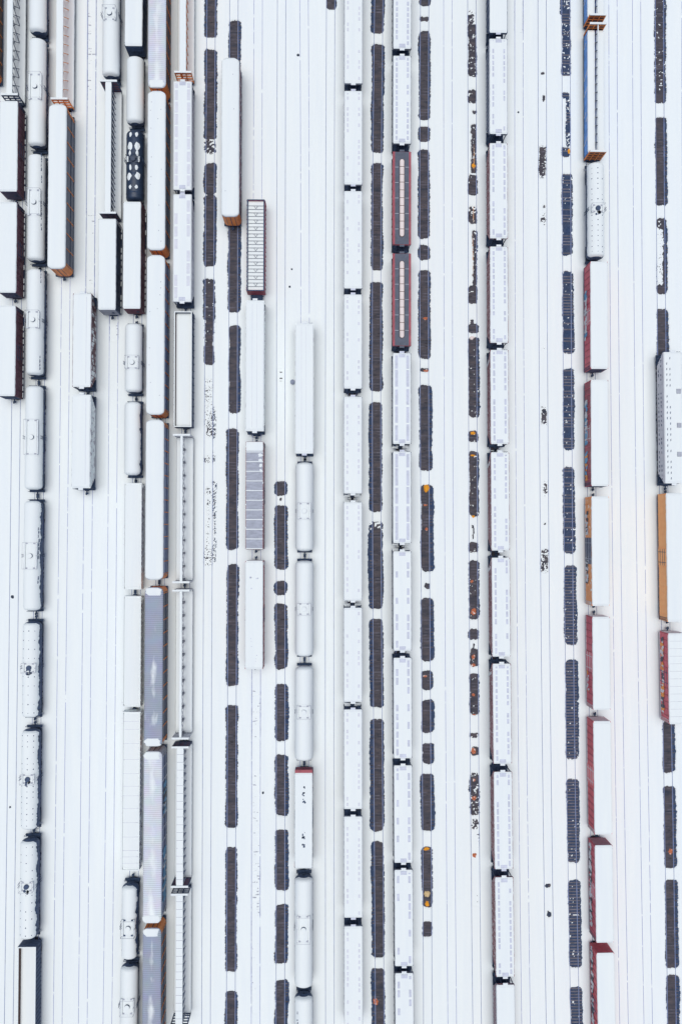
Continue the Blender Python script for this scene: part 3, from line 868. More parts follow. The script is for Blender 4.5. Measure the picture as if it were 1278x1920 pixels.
# --- C
car('C', -110, 186, 'beam', 'empty centerbeam flatcar with orange braces, above the car carrier with orange ribs', col='orange', cw=1.15, bay=1.55, plane=.45, bcol='orange')
car('C', 195, 503, 'autorack', 'white roofed car carrier with grey side, orange ribs and orange lower end, standing alone', posts=10, specks=0)
car('D', 550, 725, 'hopper', 'snowy hopper car with dark maroon flank, upper of two coupled cars at mid left', 'pair of hoppers at mid left', col='maroon_dust', rib='maroon', ribsp=1.0, lines=(.75,), br=.8)
car('D', 740, 915, 'hopper', 'all-white snow-plastered hopper car, lower of two coupled cars at mid left', 'pair of hoppers at mid left', col='plaster', rib='plaster', ribsp=1.0, lines=(.8,), br=.4)
# --- E
car('E', -70, 143, 'tank', 'white tank car above the maroon bulkhead flatcar, cut by the top edge', man=.53, plat=2.2)
car('E', 150, 400, 'beam', 'empty centerbeam flatcar with maroon bulkhead above and dark bulkhead below, beside the navy tank', col='dark', cw=1.0, bay=1.05, web='wedge', plane=.4, panel=True, pcol='maroon', bcol='dark')
car('E', 410, 580, 'boxcar', 'white roofed boxcar with near black flank below the maroon bulkhead flatcar', col='dark', end='palegrey', ledge=True)
# --- F
car('F', -110, 84, 'boxcar', 'plain white roofed boxcar cut by the top edge, above the short white tank car', col='dark', marks=(), top=4.4)
car('F', 105, 231, 'tank', 'short white tank car between a white boxcar and the navy tank car', man=.5, plat=1.6, platcol='palegrey', manway=False)
car('F', 243, 377, 'tank', 'navy blue tank car with paired snow patches on its bare top', snow=False, col='navy', R=1.55, domecol='navy', baredome=True, plat=1.0, platcol='navy',
    patches=((.91, .34, .42, .28), (.75, .42, .75, .46), (.65, .42, .5, .26), (.45, .34, .55, .26), (.33, .50, .7, .5), (.18, .36, .36, .28)), man=.56)
car('F', 378, 578, 'boxcar', 'white roofed boxcar with maroon flank directly below the navy tank car', col='maroon', end='maroon', ledge=True)
car('F', 605, 736, 'tank', 'short white tank car below the maroon flanked boxcar, upper of two', 'short tank cars at mid left', man=.42, plat=2.2)
car('F', 752, 892, 'tank', 'short white tank car with bare right edge, lower of two at mid left', 'short tank cars at mid left', tr=1.15, rag=.22, man=.5, plat=1.6, manway=False)
gF = 'snow-filled gondolas beside the car carriers'
car('F', 906, 1105, 'gondola', 'snow-filled gondola directly below the two short white tank cars', gF, fill=2.9, heap=.1, ribsp=.95, rim='roof_snow', col='plaster', inner='plaster', br=.9)
car('F', 1118, 1325, 'gondola', 'snow-filled gondola beside the bare grey car carrier roof', gF, fill=2.9, heap=.1, ribsp=.95, rim='roof_snow', col='plaster', inner='plaster', br=.9)
car('F', 1335, 1632, 'gondola', 'long snow-filled gondola crossed by thin bars, above a narrow white tank car', gF, fill=2.9, heap=.05, ribsp=.95, rim='roof_snow', col='plaster', inner='plaster', br=.9,
    crosstop=True, crossmat='grate_faint', cross=(.045, .085, .125, .21, .30, .39, .47, .53, .61, .70, .80, .89, .94), crossw=.03)
car('F', 1660, 1800, 'tank', 'narrow white tank car with blue bare edges below the barred gondola', R=1.42, man=.45, plat=2.8, tr=1.05, tl=1.15, rag=.25, platcol='dark')
car('F', 1812, 1990, 'tank', 'white tank car at the bottom edge beside the grey roofed car carrier', man=.6, plat=2.6)
# --- G
gG = 'car carriers in the long orange ended row'
car('G', -150, 163, 'autorack', 'frosted grey roofed car carrier cut by the top edge, topmost of the orange ended row', gG, bare='galv_light', side='rackbrown', specks=4)
car('G', 170, 468, 'autorack', 'white roofed car carrier beside the navy tank car, second of the orange ended row', gG, side='rackside', specks=12)
car('G', 478, 777, 'autorack', 'white roofed car carrier with blue side, third from the top of the orange ended row', gG, side='rackblue', posts=12)
car('G', 787, 1087, 'autorack', 'white roofed car carrier with blue side just above the bare grey roof', gG, side='rackblue', posts=12, specks=0)
car('G', 1102, 1400, 'autorack', 'bare grey roofed car carrier with orange corners and small streaks of snow', gG, bare='galv', side='rackside', posts=11)
car('G', 1410, 1732, 'autorack', 'pale frosted roofed car carrier with blue graffiti along its side', gG, bare='galv_light', side='rackblue', rib='whiteG', end='palegrey', posts=13, gside=1, graf=((.1, .4, (0, 0, 2)), (.6, .8, (0, 1, 2))))
car('G', 1742, 2030, 'autorack', 'grey roofed car carrier with orange upper end at the bottom edge', gG, bare='galv', side='rackside', posts=11)
# --- H
car('H', -150, 136, 'beam', 'empty centerbeam flatcar with orange bulkhead and orange beam, above two pale hoppers', col='orange', cw=1.1, bay=1.5, plane=.36, bcol='orange', pcol='dark', web='wedge')
car('H', 152, 355, 'hopper', 'pale hopper car with twin rows of roof grating, below the orange bulkhead', 'pair of pale hoppers near the top', dash=((-1.05, 1.05), .55, 1.9, .25, .05), col='pale', dashmat='grate_faint')
car('H', 364, 565, 'hopper', 'pale hopper car with faint roof grating, above the rust rimmed gondola', 'pair of pale hoppers near the top', dash=((-1.05, 1.05), .55, 1.9, .25, .35), col='pale', dashmat='grate_faint')
car('H', 584, 800, 'gondola', 'gondola full of smooth snow with rust brown rim on its left side', top=3.5, fill=2.7, inner='rust', rim='roof_snow', ribsp=1.25, col='dark')
gH = 'empty centerbeam flatcars below the rust rimmed gondola'
car('H', 814, 1093, 'beam', 'snowy flatcar with thin centre beam directly below the rust rimmed gondola', gH, cw=.4, bay=2.2, web='window', col='palegrey', post='grey', panel=True, pcol='pale', bcol='pale')
car('H', 1106, 1386, 'beam', 'snowy flatcar with thin centre beam, lower of the two, beside the bare grey carrier roof', gH, cw=.4, bay=2.2, web='window', col='palegrey', post='grey', panel=True, pcol='pale', bcol='pale')
car('H', 1400, 1664, 'beam', 'snowy flatcar with wide seamed centre beam and maroon bulkhead at its lower end', gH, cw=1.15, bay=1.27, web='wedge', plane=.5, col='dark', post='palegrey', panel=True, pcol='maroon', seams=True)
car('H', 1676, 1925, 'beam', 'snowy flatcar with wide seamed centre beam reaching the bottom edge', gH, cw=1.15, bay=1.27, web='wedge', plane=.5, col='dark', post='palegrey', panel=False, seams=True)
# --- J, K
car('J', 108, 405, 'autorack', 'lone white roofed car carrier with orange lower end standing over a bare dark track', posts=10, side='brownside', specks=3, rib='palegrey')
car('K', 374, 545, 'gondola', 'open gondola with dark red sides and many cross bars over the snow inside', top=3.7, fill=3.3, col='darkred', inner='palegrey', rim='dark', ribsp=.8,
    cross=tuple(.05+.0385*i for i in range(24)), vee=True, platend=True, under=.5, crossw=.02, crossmat='grey')
car('K', 563, 808, 'hopper', 'long white hopper car between the barred red gondola and the grey roofed car', lines=(-.45, .35), col='plaster', under=.8, br=.8)
car('K', 828, 1030, 'boxcar', 'boxcar with grey bare roof panels divided by white snow ribs', roofmat='galvpanel', col='brownside', end='grey')
car('K', 1052, 1255, 'boxcar', 'white roofed boxcar with thin red flank and a few grey roof marks', col='darkred', end='pale', marks=((.80, -.4), (.84, .3), (.24, -.4), (.12, .3)), mark_n=3, markmat='grate', br=.8)
# --- M
gM = 'white tank cars right of centre left'
car('M', 606, 850, 'hopper', 'long snow-buried white hopper car at the head of the row of white tank cars', lines=(-.5, .3), col='plaster', bl=-.4, br=.4)
for i, (a, b_) in enumerate(((866, 1034), (1051, 1232), (1250, 1428))):
    car('M', a, b_, 'tank', ['first', 'second', 'third'][i]+' snow-buried white tank car below the long snow-buried white hopper', 'snow-buried tank cars below the long hopper', man=(.45, .5, .53)[i], plat=(2.8, 2.0, 2.2)[i], tr=1.8, tl=1.8, col='pale', domecol='pale', bl=-.3, br=.3, under=-2)
car('M', 1450, 1630, 'boxcar', 'white roofed car with red upper end and dark melt spots along its middle', col='dark', end='darkred', capend='darkred', marks=((.80, .0), (.72, .02), (.36, .0), (.28, .02)), mark_n=6, top=4.2)
car('M', 1645, 1853, 'tank', 'white tank car with dark crescent ends and dark dome, below the red ended car', man=.55, plat=4.4, heads=(), R=1.55)
car('M', 1868, 2060, 'tank', 'white tank car with dark crescent end cut by the bottom edge', man=.3, plat=2.6, streaks=((.7, .85, -.6),), R=1.55, manway=False)
# --- N, P, S rows of hoppers
NR = [(-60, 155), (170, 345), (358, 540), (552, 728), (744, 925), (942, 1126), (1140, 1316), (1331, 1517), (1532, 1721), (1738, 1930)]
for i, (a, b_) in enumerate(NR):
    car('N', a, b_, 'hopper', 'plain white hopper car in the all-white middle row, ' + (ORD[i] if i < 9 else ORD[10]), 'plain white hoppers at mid photo', col='palegrey', under=.7, endsnow={4: (-1,), 5: (1, -1), 6: (1, -1), 7: (1,)}.get(i, ()), bridge=.5,
        dash=((-.98, .98), .34, .6, .35, .5), dashmat='grate_faint', lines=(), endhatch=False)
PR = [(-90, 90), (104, 268), (284, 458), (475, 648), (662, 832), (847, 1018), (1034, 1220), (1234, 1422), (1436, 1618), (1632, 1812), (1826, 2010)]
for i, (a, b_) in enumerate(PR):
    if i in (2, 3):
        car('P', a, b_, 'hopper', 'grey roofed hopper car with red edges and pink snow-filled trough, ' + ('upper' if i == 2 else 'lower') + ' of two', 'red edged hoppers', openroof=True, col='darkred', under=.7, bracket='hopperroof')
    else:
        w, ln, gp, ms = (.36, .75, .25, .15) if i < 2 else (.5, 2.9, .22, .0) if i < 6 else (.42, 1.2, .3, .4)
        car('P', a, b_, 'hopper', 'hopper car with grey grating strips in the red edged hoppers\' row, ' + (ORD[i] if i < 10 else ORD[10]), 'pale hoppers with grating strips', col='grey', under=.7, endsnow={4: (-1,), 5: (1, -1), 6: (1,)}.get(i, ()),
            dash=((-.95, .98), w, ln, gp, ms))
SR = [(72, 250), (268, 446), (462, 642), (656, 832), (848, 1032), (1046, 1231), (1245, 1432), (1448, 1630), (1646, 1832), (1848, 2040)]
car('S', -130, 60, 'hopper', 'white topped hopper with dark frame edges, topmost of the brown flanked hopper row', 'brown flanked hoppers', col='dark', under=.7, bridge=0)
for i, (a, b_) in enumerate(SR):
    car('S', a, b_, 'hopper', 'snowy hopper car with brown left flank, ' + (ORD[i+1] if i < 9 else ORD[10]) + ' in the brown flanked row', 'brown flanked hoppers', col='dark' if i in (0,) else 'brownside',
        rib='palegrey' if i in (0, 9) else 'brownside', ribsp=.75 if i in (0, 9) else 1.3, under=.7,
        dash=((-.95, .98), .36 if i else .3, 1.0 if i % 2 else .8, .25, .1+.05*(i % 3)) if i < 9 else None, slashes=(.85,) if i in (3, 4, 5, 6) else ())
# --- V
car('V', -260, 28, 'beam', 'blue wrapped lumber flatcar with orange bulkhead, cut by the top edge', 'lumber flatcars', load='blueW', cw=.14, col='dark', bcol='orange', panel=True, pcol='rust', plane=.03)
car('V', 42, 284, 'beam', 'blue wrapped lumber flatcar between two orange bulkheads, above the dotted white tank', 'lumber flatcars', load='blueW', cw=.14, col='dark', bcol='orange', panel=True, pcol='rust', plane=.03)
car('V', 303, 484, 'tank', 'white tank car dotted with bare bolts and two black domes, above the red boxcars', dots=(.92, (-.62, .0, .55)), man=.5, baredome=True, plat=1.4, burst=True, tl=1.36, rag=.25, dotr=.085, col='dark', bl=-.7)
gV = 'red and orange boxcars in the right hand row'
car('V', 490, 691, 'boxcar', 'red boxcar with white door rods and blue grey graffiti, topmost of its row', gV, col='red', rib='darkred', rod='whiteG', end='dark', gside=-1, graf=((.3, .75, (0, 2, 1)),))
car('V', 712, 911, 'boxcar', 'red boxcar with blue and orange graffiti above the orange boxcar', gV, col='darkred', rib='red', rod='whiteG', end='dark', gside=-1, graf=((.06, .3, (0, 3, 3)), (.4, .8, (0, 0, 2))))
car('V', 931, 1136, 'boxcar', 'orange boxcar with navy door in the middle of the red boxcar row', gV, col='boxorange', door=4.6, doorcol='door_navy', rod='palegrey', end='pale', gside=-1, graf=((.2, .45, (1, 2, 2)), (.65, .85, (2, 1, 2))))
car('V', 1157, 1331, 'boxcar', 'red boxcar with pale door rods directly below the orange navy doored boxcar', gV, col='red', rib='darkred', rod='whiteG', end='pale', gside=-1, graf=((.15, .4, (2, 3, 4)),), door=3.4)
car('V', 1353, 1565, 'boxcar', 'bright red boxcar without big graffiti, second below the orange boxcar', gV, col='brightred', rib='darkred', rod='whiteG', end='pale', door=3.2)
car('V', 1586, 1768, 'boxcar', 'red boxcar covered in grey graffiti, below the bright red boxcar', gV, col='red', rib='darkred', rod='pale', end='grey', gside=-1, graf=((.1, .95, (1, 2, 2)),))
car('V', 1788, 2000, 'boxcar', 'red boxcar with grey graffiti and dark red end at the bottom edge', gV, col='brightred', rib='darkred', end='darkred', gside=-1, graf=((.3, .98, (1, 2, 2)),))
# --- W
car('W', 660, 906, 'hopper', 'white hopper car with rows of dark slots at the right edge', col='pale', rib='pale', slots=((1.52, 2.2), (1.52, 3.2)), sside=-1, roofslots=(-1.1, -.55), blocks=(.22, .44, .7))
car('W', 925, 1166, 'boxcar', 'amber orange boxcar with snowy roof at the right edge', col='amber', end='dark', door=3.0)
car('W', 1188, 1358, 'boxcar', 'red boxcar with white graffiti at the right edge, below the amber boxcar', col='red', rib='darkred', end='pale', gside=-1, graf=((.1, .9, (1, 2, 2, 3)),), roofribs=True)

# ------------------------------------------------------------------ bare stretches of track
def patch(row, lst, xl=-12, xr=12, amp=.16, sp=.036, mode='bare'):
    for e in lst:
        a, b_ = e[0], e[1]
        l = e[2] if len(e) > 2 else xl; r = e[3] if len(e) > 3 else xr
        s = e[4] if len(e) > 4 else sp; am = e[5] if len(e) > 5 else amp
        px = float(np.interp((a+b_)/2, YS, TRACKS[row]))
        yA, yB = W(px, a, .1)[1], W(px, b_, .1)[1]
        BARE.append((row, yB, yA, l/PXM, r/PXM, am, s, mode))
patch('I', [(-30, 70), (92, 262), (262, 288, -12, 12, .45), (305, 365), (365, 500), (522, 600, -11, 11, .08, .2), (590, 650, -8, 8, .12, .2), (645, 683, -10, 10, .02)], -12.5, 12.5)
patch('I', [(522, 640, -12, 11, .3), (705, 800, -8, 8, .55), (760, 870, 6, 13, .05), (795, 820, -3, 4, .15), (855, 868, -8, 4, .3), (903, 1055, 8, 16, .05), (913, 928, -7, 6, .2), (935, 965, -3, 3, .3), (965, 1030, -4, 4, .55), (1030, 1060, -8, 9, .45)], amp=.25, mode='fade')
patch('W', [(428, 540, -8, 8, .7)], amp=.2, mode='fade')
patch('R', [(1535, 1555, -6, 6, .5), (20, 60, -8, 7, .5)], amp=.2, mode='fade')
patch('T', [(1030, 1075, -8, 8, .55), (270, 335, -7, 7, .5), (400, 420, -5, 6, .6), (900, 930, -3, 7, .6), (760, 800, -6, 7, .5)], amp=.2, mode='fade')
patch('J', [(38, 440, -10, 14), (425, 586, -11, 14), (610, 775, -8, 14), (803, 1030, -12.5, 11), (1058, 1288, -11, 11.5), (1322, 1553, -11.5, 11.5), (1587, 1823, -12, 11.5), (1857, 1985, -11.5, 11.5)])
patch('N0', [(-30, 17, -8, 12)])
patch('L', [(902, 930, -13, 13), (933, 940, -2, 2), (947, 1067, -11.5, 14), (1090, 1116, -12, 12), (1132, 1255, -11.5, 13.5), (1282, 1390), (1415, 1530), (1555, 1670), (1695, 1808), (1838, 1985)], -10.5, 15)
patch('O', [(-30, 62, -15, 11), (83, 287, -12, 12), (305, 508, -11, 12), (528, 733, -13, 11.5), (753, 960, -15.5, 10.5), (978, 1000, -15, 11, .4), (995, 1143, -16, 11.5), (1160, 1328, -15.5, 11), (1347, 1558, -15.5, 11),
            (1578, 1797, -14.5, 10), (1815, 1985, -16, 11)])
patch('Q', [(-30, 12), (30, 40, -9, 9), (57, 225), (237, 265), (280, 447, -12, 11), (460, 488), (506, 673), (690, 697, -8, 8, .2), (722, 882, -11, 15), (908, 1073, -8, 17), (1093, 1104, -1, 8),
            (1122, 1240, -9, 16), (1257, 1295, -9, 14), (1312, 1375, -9, 16), (1393, 1433, -9, 15), (1450, 1558, -12, 15), (1588, 1702, -10.5, 10), (1727, 1757, -10, 10)], -11, 12)
patch('R', [(28, 45, -6, 4, .3), (45, 143, -7, 10, .15), (167, 193, -8, 8, .2), (207, 213, 2, 8), (232, 325, -2, 9, .15), (327, 365, -8, 10), (388, 418, -7, 9, .25), (432, 535, 0, 10, .15), (535, 570, -8, 10), (598, 607, -5, 5, .3), (605, 625, -8, 12),
            (632, 782, -8, 13), (808, 830, -9, 11), (845, 968, -8, 12), (985, 1012, -2, 2, .3), (1015, 1037, -10, 10), (1050, 1162, -9, 12), (1180, 1200, -9, 10), (1205, 1216, -2, 3), (1215, 1250, -7, 9), (1262, 1340, -9, 10),
            (1375, 1383, -8, 8), (1400, 1418, -7, 9), (1447, 1490, -10, 9, .25), (1488, 1530, -8, 9, .25), (1535, 1550, -3, 6, .7)], amp=.2, sp=.05)
patch('T', [(134, 140, -3, 5), (178, 190, 1, 6, .2), (276, 328, -5, 5, .3), (384, 389, 2, 5), (408, 414, -3, 4, .6), (652, 657, 0, 4), (767, 795, -4, 6, .5), (908, 925, 1, 5, .4), (1030, 1070, -6, 6, .55), (980, 985, -1, 4), (1658, 1664, -3, 4), (1708, 1720, -3, 5, .6)], amp=.15, sp=.1)
patch('U', [(-30, 30, -11, 9, .25), (25, 142, -8, 9, .1), (172, 185, -8, 8), (180, 275, -1, 8, .15), (275, 295, -9, 8), (325, 480, -9, 13), (507, 662, -8, 14), (690, 845, -9, 14), (875, 1038, -9, 14), (1060, 1210, -9, 16), (1237, 1425, -8, 17),
            (1460, 1618, -8, 16), (1650, 1815, -8, 16), (1850, 1985, -8, 16)], sp=.05)
patch('W', [(-30, 195, -10, 13, .1), (218, 385, -9, 15), (408, 430, -8, 12, .2), (425, 545, 5, 14, .06), (535, 552, -8, 13), (578, 690, -9, 14), (1350, 1450, -9, 16), (1473, 1627, -9, 16), (1650, 1815, -9, 16), (1828, 1985, -9, 16)])
patch('K', [(1256, 1400, -9, 9), (1400, 1900, -8, 8)], mode='dust')
patch('D', [(-20, 560, -9, 11)], mode='dust')
patch('S1', [(-20, 60, -9, 9)], mode='dust')
patch('L', [(690, 790, -8, 8)], mode='dust')
patch('R', [(1560, 1700, -7, 7), (1540, 1600, -7, 7)], mode='dust')
patch('E', [(580, 640, -9, 9)], mode='dust')

# ------------------------------------------------------------------ snow, ballast, tracks
SNOW_Z = .145
X0, X1, Y0, Y1 = -64.0, 71.0, -94.0, 103.0
nx = int((X1-X0)/.125); ny = int((Y1-Y0)/.15)
gx = np.linspace(X0, X1, nx); gy = np.linspace(Y0, Y1, ny)
rs = np.random.RandomState(11)
def noise2(XX, YY, cell, seed):
    r = np.random.RandomState(seed)
    sx, sy = cell if isinstance(cell, tuple) else (cell, cell)
    T = r.uniform(-1, 1, (512, 512)).astype(np.float32)
    u = (XX+500)/sx; v = (YY+500)/sy
    i = np.floor(u).astype(np.int32); j = np.floor(v).astype(np.int32)
    fu = (u-i).astype(np.float32); fv = (v-j).astype(np.float32)
    fu = fu*fu*(3-2*fu); fv = fv*fv*(3-2*fv)
    i &= 511; j &= 511; i2 = (i+1) & 511; j2 = (j+1) & 511
    return (T[i, j]*(1-fu)+T[i2, j]*fu)*(1-fv)+(T[i, j2]*(1-fu)+T[i2, j2]*fu)*fv
H = np.full((ny, nx), SNOW_Z, dtype=np.float32)
XX, YY = np.meshgrid(gx, gy)
H += .012*noise2(XX, YY, (2.2, 9.0), 1)+.006*noise2(XX, YY, (.7, 1.6), 2)
for (row, y0, y1, l, r, amp, sp, mode) in BARE:
    pad = 1.2
    j0, j1 = np.searchsorted(gy, y0-pad), np.searchsorted(gy, y1+pad)
    if j1-j0 < 2: continue
    xm = xc(row, gy[j0:j1]); i0, i1 = np.searchsorted(gx, xm.min()+l-pad), np.searchsorted(gx, xm.max()+r+pad)
    xx = XX[j0:j1, i0:i1]; yy = YY[j0:j1, i0:i1]; u = xx-xm[:, None]
    cx_, cy_ = (l+r)/2, (y0+y1)/2; hx, hy = (r-l)/2, (y1-y0)/2
    rad = min(.75, hx*.7, hy*.7)
    qx = np.abs(u-cx_)-(hx-rad); qy = np.abs(yy-cy_)-(hy-rad)
    d = np.hypot(np.maximum(qx, 0), np.maximum(qy, 0))+np.minimum(np.maximum(qx, qy), 0)-rad
    d = d+amp*(.9*noise2(xx, yy, (1.6, 3.6), 3)+.55*noise2(xx, yy, .5, 4)+.35*noise2(xx, yy, .22, 5))
    d = d+.03*rs.normal(size=d.shape)
    k = np.clip((d+.15)/.30, 0, 1); k = k*k*(3-2*k)
    if mode == 'fade':
        tgt = sp*.1+.05*rs.normal(size=d.shape)+.015*noise2(xx, yy, (.6, 2.2), 12)
        tgt = np.clip(tgt, -.05, .10)
    elif mode == 'dust':
        tgt = .036+.010*noise2(xx, yy, (.5, .3), 8)+.016*noise2(xx, yy, (1.1, 5.0), 9)
        tgt = np.maximum(tgt, .006)
    else:
        tgt = np.full_like(d, -.07)
        if sp > 0:
            n = .6*noise2(xx, yy, .36, 6)+.5*noise2(xx, yy, .17, 7)
            th = np.interp(sp, [0, .05, .1, .2, .3, .45, .7, 1], [2, .70, .60, .46, .34, .18, -.1, -1])
            tgt = np.where(n > th, .09, tgt)
    new = tgt*(1-k)+H[j0:j1, i0:i1]*k
    H[j0:j1, i0:i1] = np.minimum(H[j0:j1, i0:i1], new)
H[0, :] = H[-1, :] = SNOW_Z; H[:, 0] = H[:, -1] = SNOW_Z
V = np.stack([XX, YY, H], -1).reshape(-1, 3)
idx = np.arange(ny*nx).reshape(ny, nx)
F = np.stack([idx[:-1, :-1], idx[:-1, 1:], idx[1:, 1:], idx[1:, :-1]], -1).reshape(-1, 4)
# wide apron out to the horizon, butted to the rim of the fine grid
BIG = 1500.0
ext = np.array([(-BIG, -BIG, SNOW_Z), (BIG, -BIG, SNOW_Z), (BIG, BIG, SNOW_Z), (-BIG, BIG, SNOW_Z)])
n0 = len(V); c = [idx[0, 0], idx[0, -1], idx[-1, -1], idx[-1, 0]]
F2 = np.array([(n0, n0+1, c[1], c[0]), (n0+1, n0+2, c[2], c[1]), (n0+2, n0+3, c[3], c[2]), (n0+3, n0, c[0], c[3])])
V = np.vstack([V, ext]); F = np.vstack([F, F2])
me = bpy.data.meshes.new('snow_ground')
me.vertices.add(len(V)); me.vertices.foreach_set('co', V.astype(np.float32).ravel())
me.loops.add(F.size); me.loops.foreach_set('vertex_index', F.astype(np.int32).ravel())
me.polygons.add(len(F)); me.polygons.foreach_set('loop_start', np.arange(0, F.size, 4, dtype=np.int32))
me.polygons.foreach_set('use_smooth', np.ones(len(F), dtype=bool))
me.materials.append(M['snow']); me.update(calc_edges=True); me.validate()
so = bpy.data.objects.new('snow_ground', me); COL.objects.link(so); so['kind'] = 'structure'
b = MB(); b.add([(X0-20, Y0-20, 0), (X1+20, Y0-20, 0), (X1+20, Y1+20, 0), (X0-20, Y1+20, 0)], [(0, 1, 2, 3)])
bo = b.build('ballast_ground', 'ballast'); bo['kind'] = 'structure'

SNOWY = {'C', 'D', 'E', 'M', 'K', 'V1', 'V2', 'R0', 'S1', 'X'}
DUSTY = {'K', 'D', 'S1', 'E'}
for row in TRACKS:
    root = bpy.data.objects.new('railway_track', None); COL.objects.link(root); root['kind'] = 'structure'
    ys = np.arange(-140, 150, 3.0); xs = xc(row, ys)
    prof = [(-.07, .0), (.07, .0), (.07, .03), (.012, .05), (.012, .135), (.042, .145), (.042, .18), (-.042, .18), (-.042, .145), (-.012, .135), (-.012, .05), (-.07, .03)]
    for s in (-1, 1):
        r = MB(); vs = []; fs = []; k = len(prof)
        for x, y in zip(xs, ys): vs += [(float(x)+s*.755+p, float(y), z+.03*(z < .01)) for p, z in prof]
        for j in range(len(ys)-1):
            for i in range(k): fs.append((j*k+i, j*k+(i+1) % k, (j+1)*k+(i+1) % k, (j+1)*k+i))
        r.add(vs, fs); r.build('rail', 'rail_snowy' if row in SNOWY else 'rail', root)
    if row not in DUSTY and row != 'U':
        g = MB(); k = len(ys); rg = random.Random(row+'bed')
        jit = [rg.uniform(-.05, .05) for _ in range(k)]
        g.add([(float(x)-.70+j, float(y), .006) for x, y, j in zip(xs, ys, jit)]+[(float(x)+.70+j, float(y), .006) for x, y, j in zip(xs, ys, jit)], [(i, k+i, k+i+1, i+1) for i in range(k-1)])
        g.build('bed_stone', 'bed', root)
    r = MB(); rng = random.Random(row)
    y = -100.0
    while y < 105:
        x = float(xc(row, y))+rng.uniform(-.06, .06); a = rng.uniform(-.02, .02)
        w = rng.uniform(.09, .125); zt = .03+rng.uniform(-.008, .003)-(.04 if row not in DUSTY and (row != 'U' or y > -5) and rng.random() < .38 else 0)
        l = 1.28
        r.prism([(x-l, y-w-a, zt), (x+l, y-w+a, zt), (x+l, y+w+a, zt), (x-l, y+w-a, zt)][::-1], [(x-l, y-w-a, -.1), (x+l, y-w+a, -.1), (x+l, y+w+a, -.1), (x-l, y+w-a, -.1)][::-1])
        y += .53+rng.uniform(-.02, .02)
    r.build('sleepers', 'tie_snowy' if row in DUSTY else 'tie_pale' if row == 'U' else 'tie', root)['kind'] = 'stuff'

# ------------------------------------------------------------------ small things on the ground
def mound(name, label, cat, px, py, rx, ry, h, m, group=None, seed=0):
    x, y = W(px, py, .05); rng = random.Random(seed); b = MB(); n = 14
    rings = [(1.0, -.02), (.8, .45), (.45, .85), (.15, 1.0)]; vs = []; fs = []
    kk = [rng.uniform(.72, 1.2) for _ in range(n)]
    for (f, hz) in rings:
        for i in range(n):
            a = 2*PI*i/n; vs.append((rx*f*kk[i]*math.cos(a), ry*f*kk[i]*math.sin(a), h*hz*rng.uniform(.85, 1.1)))
    for j in range(len(rings)-1):
        for i in range(n): fs.append((j*n+i, j*n+(i+1) % n, (j+1)*n+(i+1) % n, (j+1)*n+i))
    fs.append(tuple(range((len(rings)-1)*n, len(rings)*n)))
    b.add(vs, fs); o = b.build(name, m, None, True); o.location = (x, y, 0)
    o['label'] = label; o['category'] = cat
    if group: o['group'] = group
    return o
gs = 'spills of orange material between the rails'
SP = [(799, 915, .55, .75, .35, 'amberspill', 'bright amber heap on the bare dark track, the most vivid one'),
 (797, 597, .45, .3, .12, 'rustspill', 'small rusty heap in the middle of a bare dark track section'),
 (797, 947, .35, .2, .1, 'rustspill', 'thin orange smear just below the bright amber heap'),
 (799, 992, .3, .3, .1, 'rustspill', 'faint rust red spot well below the bright amber heap'),
 (797, 1268, .4, .25, .1, 'rustspill', 'dull brown red spot atop a short bare track section'),
 (799, 1592, .55, .3, .14, 'amberspill', 'orange heap at the upper end of the bare track section with tan piles'),
 (800, 1676, .55, .6, .3, 'tanspill', 'round tan heap in the lower part of a bare track section'),
 (800, 1695, .4, .6, .12, 'amberspill', 'yellow brown streak directly below the round tan heap'),
 (799, 695, .6, .25, .09, 'rustspill', 'small rusty lump alone between two bare track sections'),
 (886, 812, .5, .35, .15, 'amberspill', 'orange heap on a short dark spot of the patchy bare track'),
 (886, 854, .5, .18, .12, 'amberspill', 'orange cross bar near the top of a long patchy dark section'),
 (886, 970, .4, .4, .12, 'amberspill', 'round orange spot just below a long patchy dark section'),
 (884, 1090, .3, .3, .1, 'rustspill', 'small red spot high in the patchy section with two red marks'),
 (887, 1147, .55, .7, .14, 'rustspill', 'large red orange spill low in a patchy dark section'),
 (887, 1232, .35, .45, .12, 'rustspill', 'red orange spot on the small dark patch above a long one'),
 (887, 1247, .4, .3, .1, 'rustspill', 'red orange spot at the lower rim of the small dark patch'),
 (887, 1303, .35, .3, .1, 'rustspill', 'red orange spot in the middle of the speckled dark section'),
 (888, 1342, .4, .3, .1, 'rustspill', 'red orange spot at the lower end of the speckled dark section'),
 (887, 1408, .5, .6, .14, 'rustspill', 'vivid red orange spill between two snowy gaps on the patchy track'),
 (888, 1463, .3, .3, .1, 'rustspill', 'dull red spot in the lowest dark section of the patchy track'),
 (888, 1497, .45, .4, .12, 'rustspill', 'vivid red orange spill low in the lowest patchy dark section'),
 (889, 1604, .45, .55, .14, 'rustspill', 'lone red orange square spill on the snow at the patchy track end'),
 (887, 310, .35, .5, .12, 'amberspill', 'orange spot on the narrow dark strip near the top of the patchy track'),
 (884, 633, .5, .45, .2, 'lading', 'round pale pinkish heap at the top of a long patchy dark section'),
 (1066, 283, .3, .45, .1, 'amberspill', 'orange brown spot on the bare track left of the blue lumber flatcar'),
 (1256, 1597, .4, .6, .1, 'rustspill', 'dull orange patch on the bare track by the right edge'),
 (704, 1878, .5, .6, .1, 'rustspill', 'dull reddish patch at the bottom of the long central bare track')]
for i, (px, py, rx, ry, h, m, lab) in enumerate(SP): mound('spilled_heap', lab, 'spill', px, py, rx, ry, h, m, gs, i)
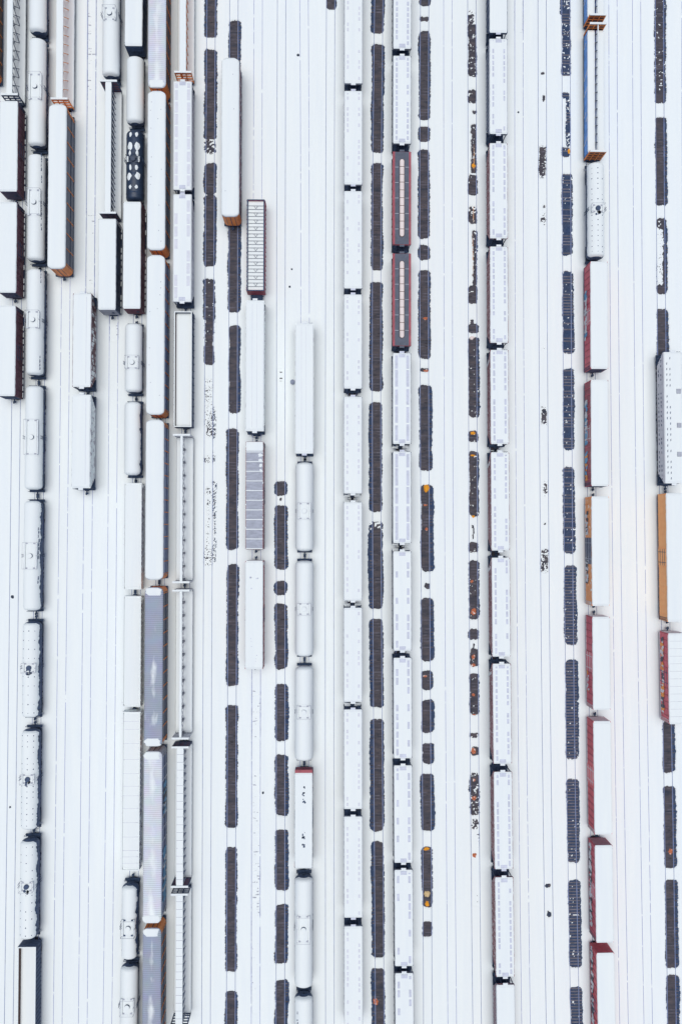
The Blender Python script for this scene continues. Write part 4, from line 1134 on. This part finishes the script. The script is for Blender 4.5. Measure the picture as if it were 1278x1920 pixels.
for i, (px, p0, p1) in enumerate(((888, 270, 325), (887, 385, 418), (886, 435, 530))):
    mound('spilled_streak', ['thin pale orange streak along the upper narrow dark strip', 'thin orange streak across the small ragged dark patch', 'long pale orange streak along the lower narrow dark strip'][i],
          'spill', px, (p0+p1)/2, .09, (p1-p0)/2/PXM, .08, 'palespill', gs, 40+i)
gd = 'dark clods lying on the snow'
for i, (px, py, r, lab) in enumerate(((559, 104, .26, 'lone dark clod on the clean snow near the top'), (24, 1119, .3, 'lone dark clod between the rails by the left edge'), (20, 1513, .18, 'small dark clod between the rails low by the left edge'),
        (493, 1486, .22, 'lone dark clod on the snow beside the tie marked track'), (547, 505, .16, 'small grey clod on snow right of the barred red gondola'), (543, 538, .2, 'pair-like grey clod below the small one right of the red gondola'),
        (971, 211, .18, 'small dark clod on the snow right of the brown flanked hoppers'), (1024, 1661, .35, 'dark clod on the scattered track near the bottom right'), (1028, 1714, .4, 'grey brown clod heap lowest on the scattered track'))):
    o = mound('clod', lab, 'clod', px, py, r, r*1.1, .18, 'soil', gd, 60+i); o.location.z = .15
x, y = W(548.5, 716.5, .3)
b = MB(); b.cyl((0, 0, .3), 'z', .42, .6, 20, 0); b.cyl((0, 0, .61), 'z', .38, .03, 20, 0); b.box(-.36, .36, -.03, .03, .62, .66); b.box(-.03, .03, -.36, .36, .62, .655)
o = b.build('drum', 'drum'); o.location = (x, y, .02); o['label'] = 'round blue grey drum standing alone in the snow left of the white hopper'; o['category'] = 'drum'

# ------------------------------------------------------------------ light
w = bpy.data.worlds.new('World'); scene.world = w; w.use_nodes = True
nt = w.node_tree; bg = nt.nodes['Background']
sky = nt.nodes.new('ShaderNodeTexSky'); sky.sky_type = 'NISHITA'; sky.sun_disc = False
EL, AZ = math.radians(87), math.radians(-80)
sky.sun_elevation = EL; sky.sun_rotation = AZ; sky.dust_density = 1.5; sky.ozone_density = 0.0; sky.air_density = .6
nt.links.new(sky.outputs[0], bg.inputs[0]); bg.inputs[1].default_value = .073
sd = bpy.data.lights.new('sun', 'SUN'); sd.energy = 1.5; sd.angle = math.radians(50); sd.color = (.985, .985, .955)
sun = bpy.data.objects.new('sun', sd); COL.objects.link(sun)
dirv = Vector((math.sin(AZ)*math.cos(EL), math.cos(AZ)*math.cos(EL), math.sin(EL)))
sun.rotation_euler = dirv.to_track_quat('Z', 'Y').to_euler()
vs_ = scene.view_settings; vs_.view_transform = 'Standard'; vs_.look = 'None'; vs_.gamma = 1; vs_.exposure = 0.52
scene.render.engine = 'CYCLES'
scene.cycles.max_bounces = 12; scene.cycles.diffuse_bounces = 9; scene.cycles.use_denoising = True
scene.cycles.filter_width = 1.5
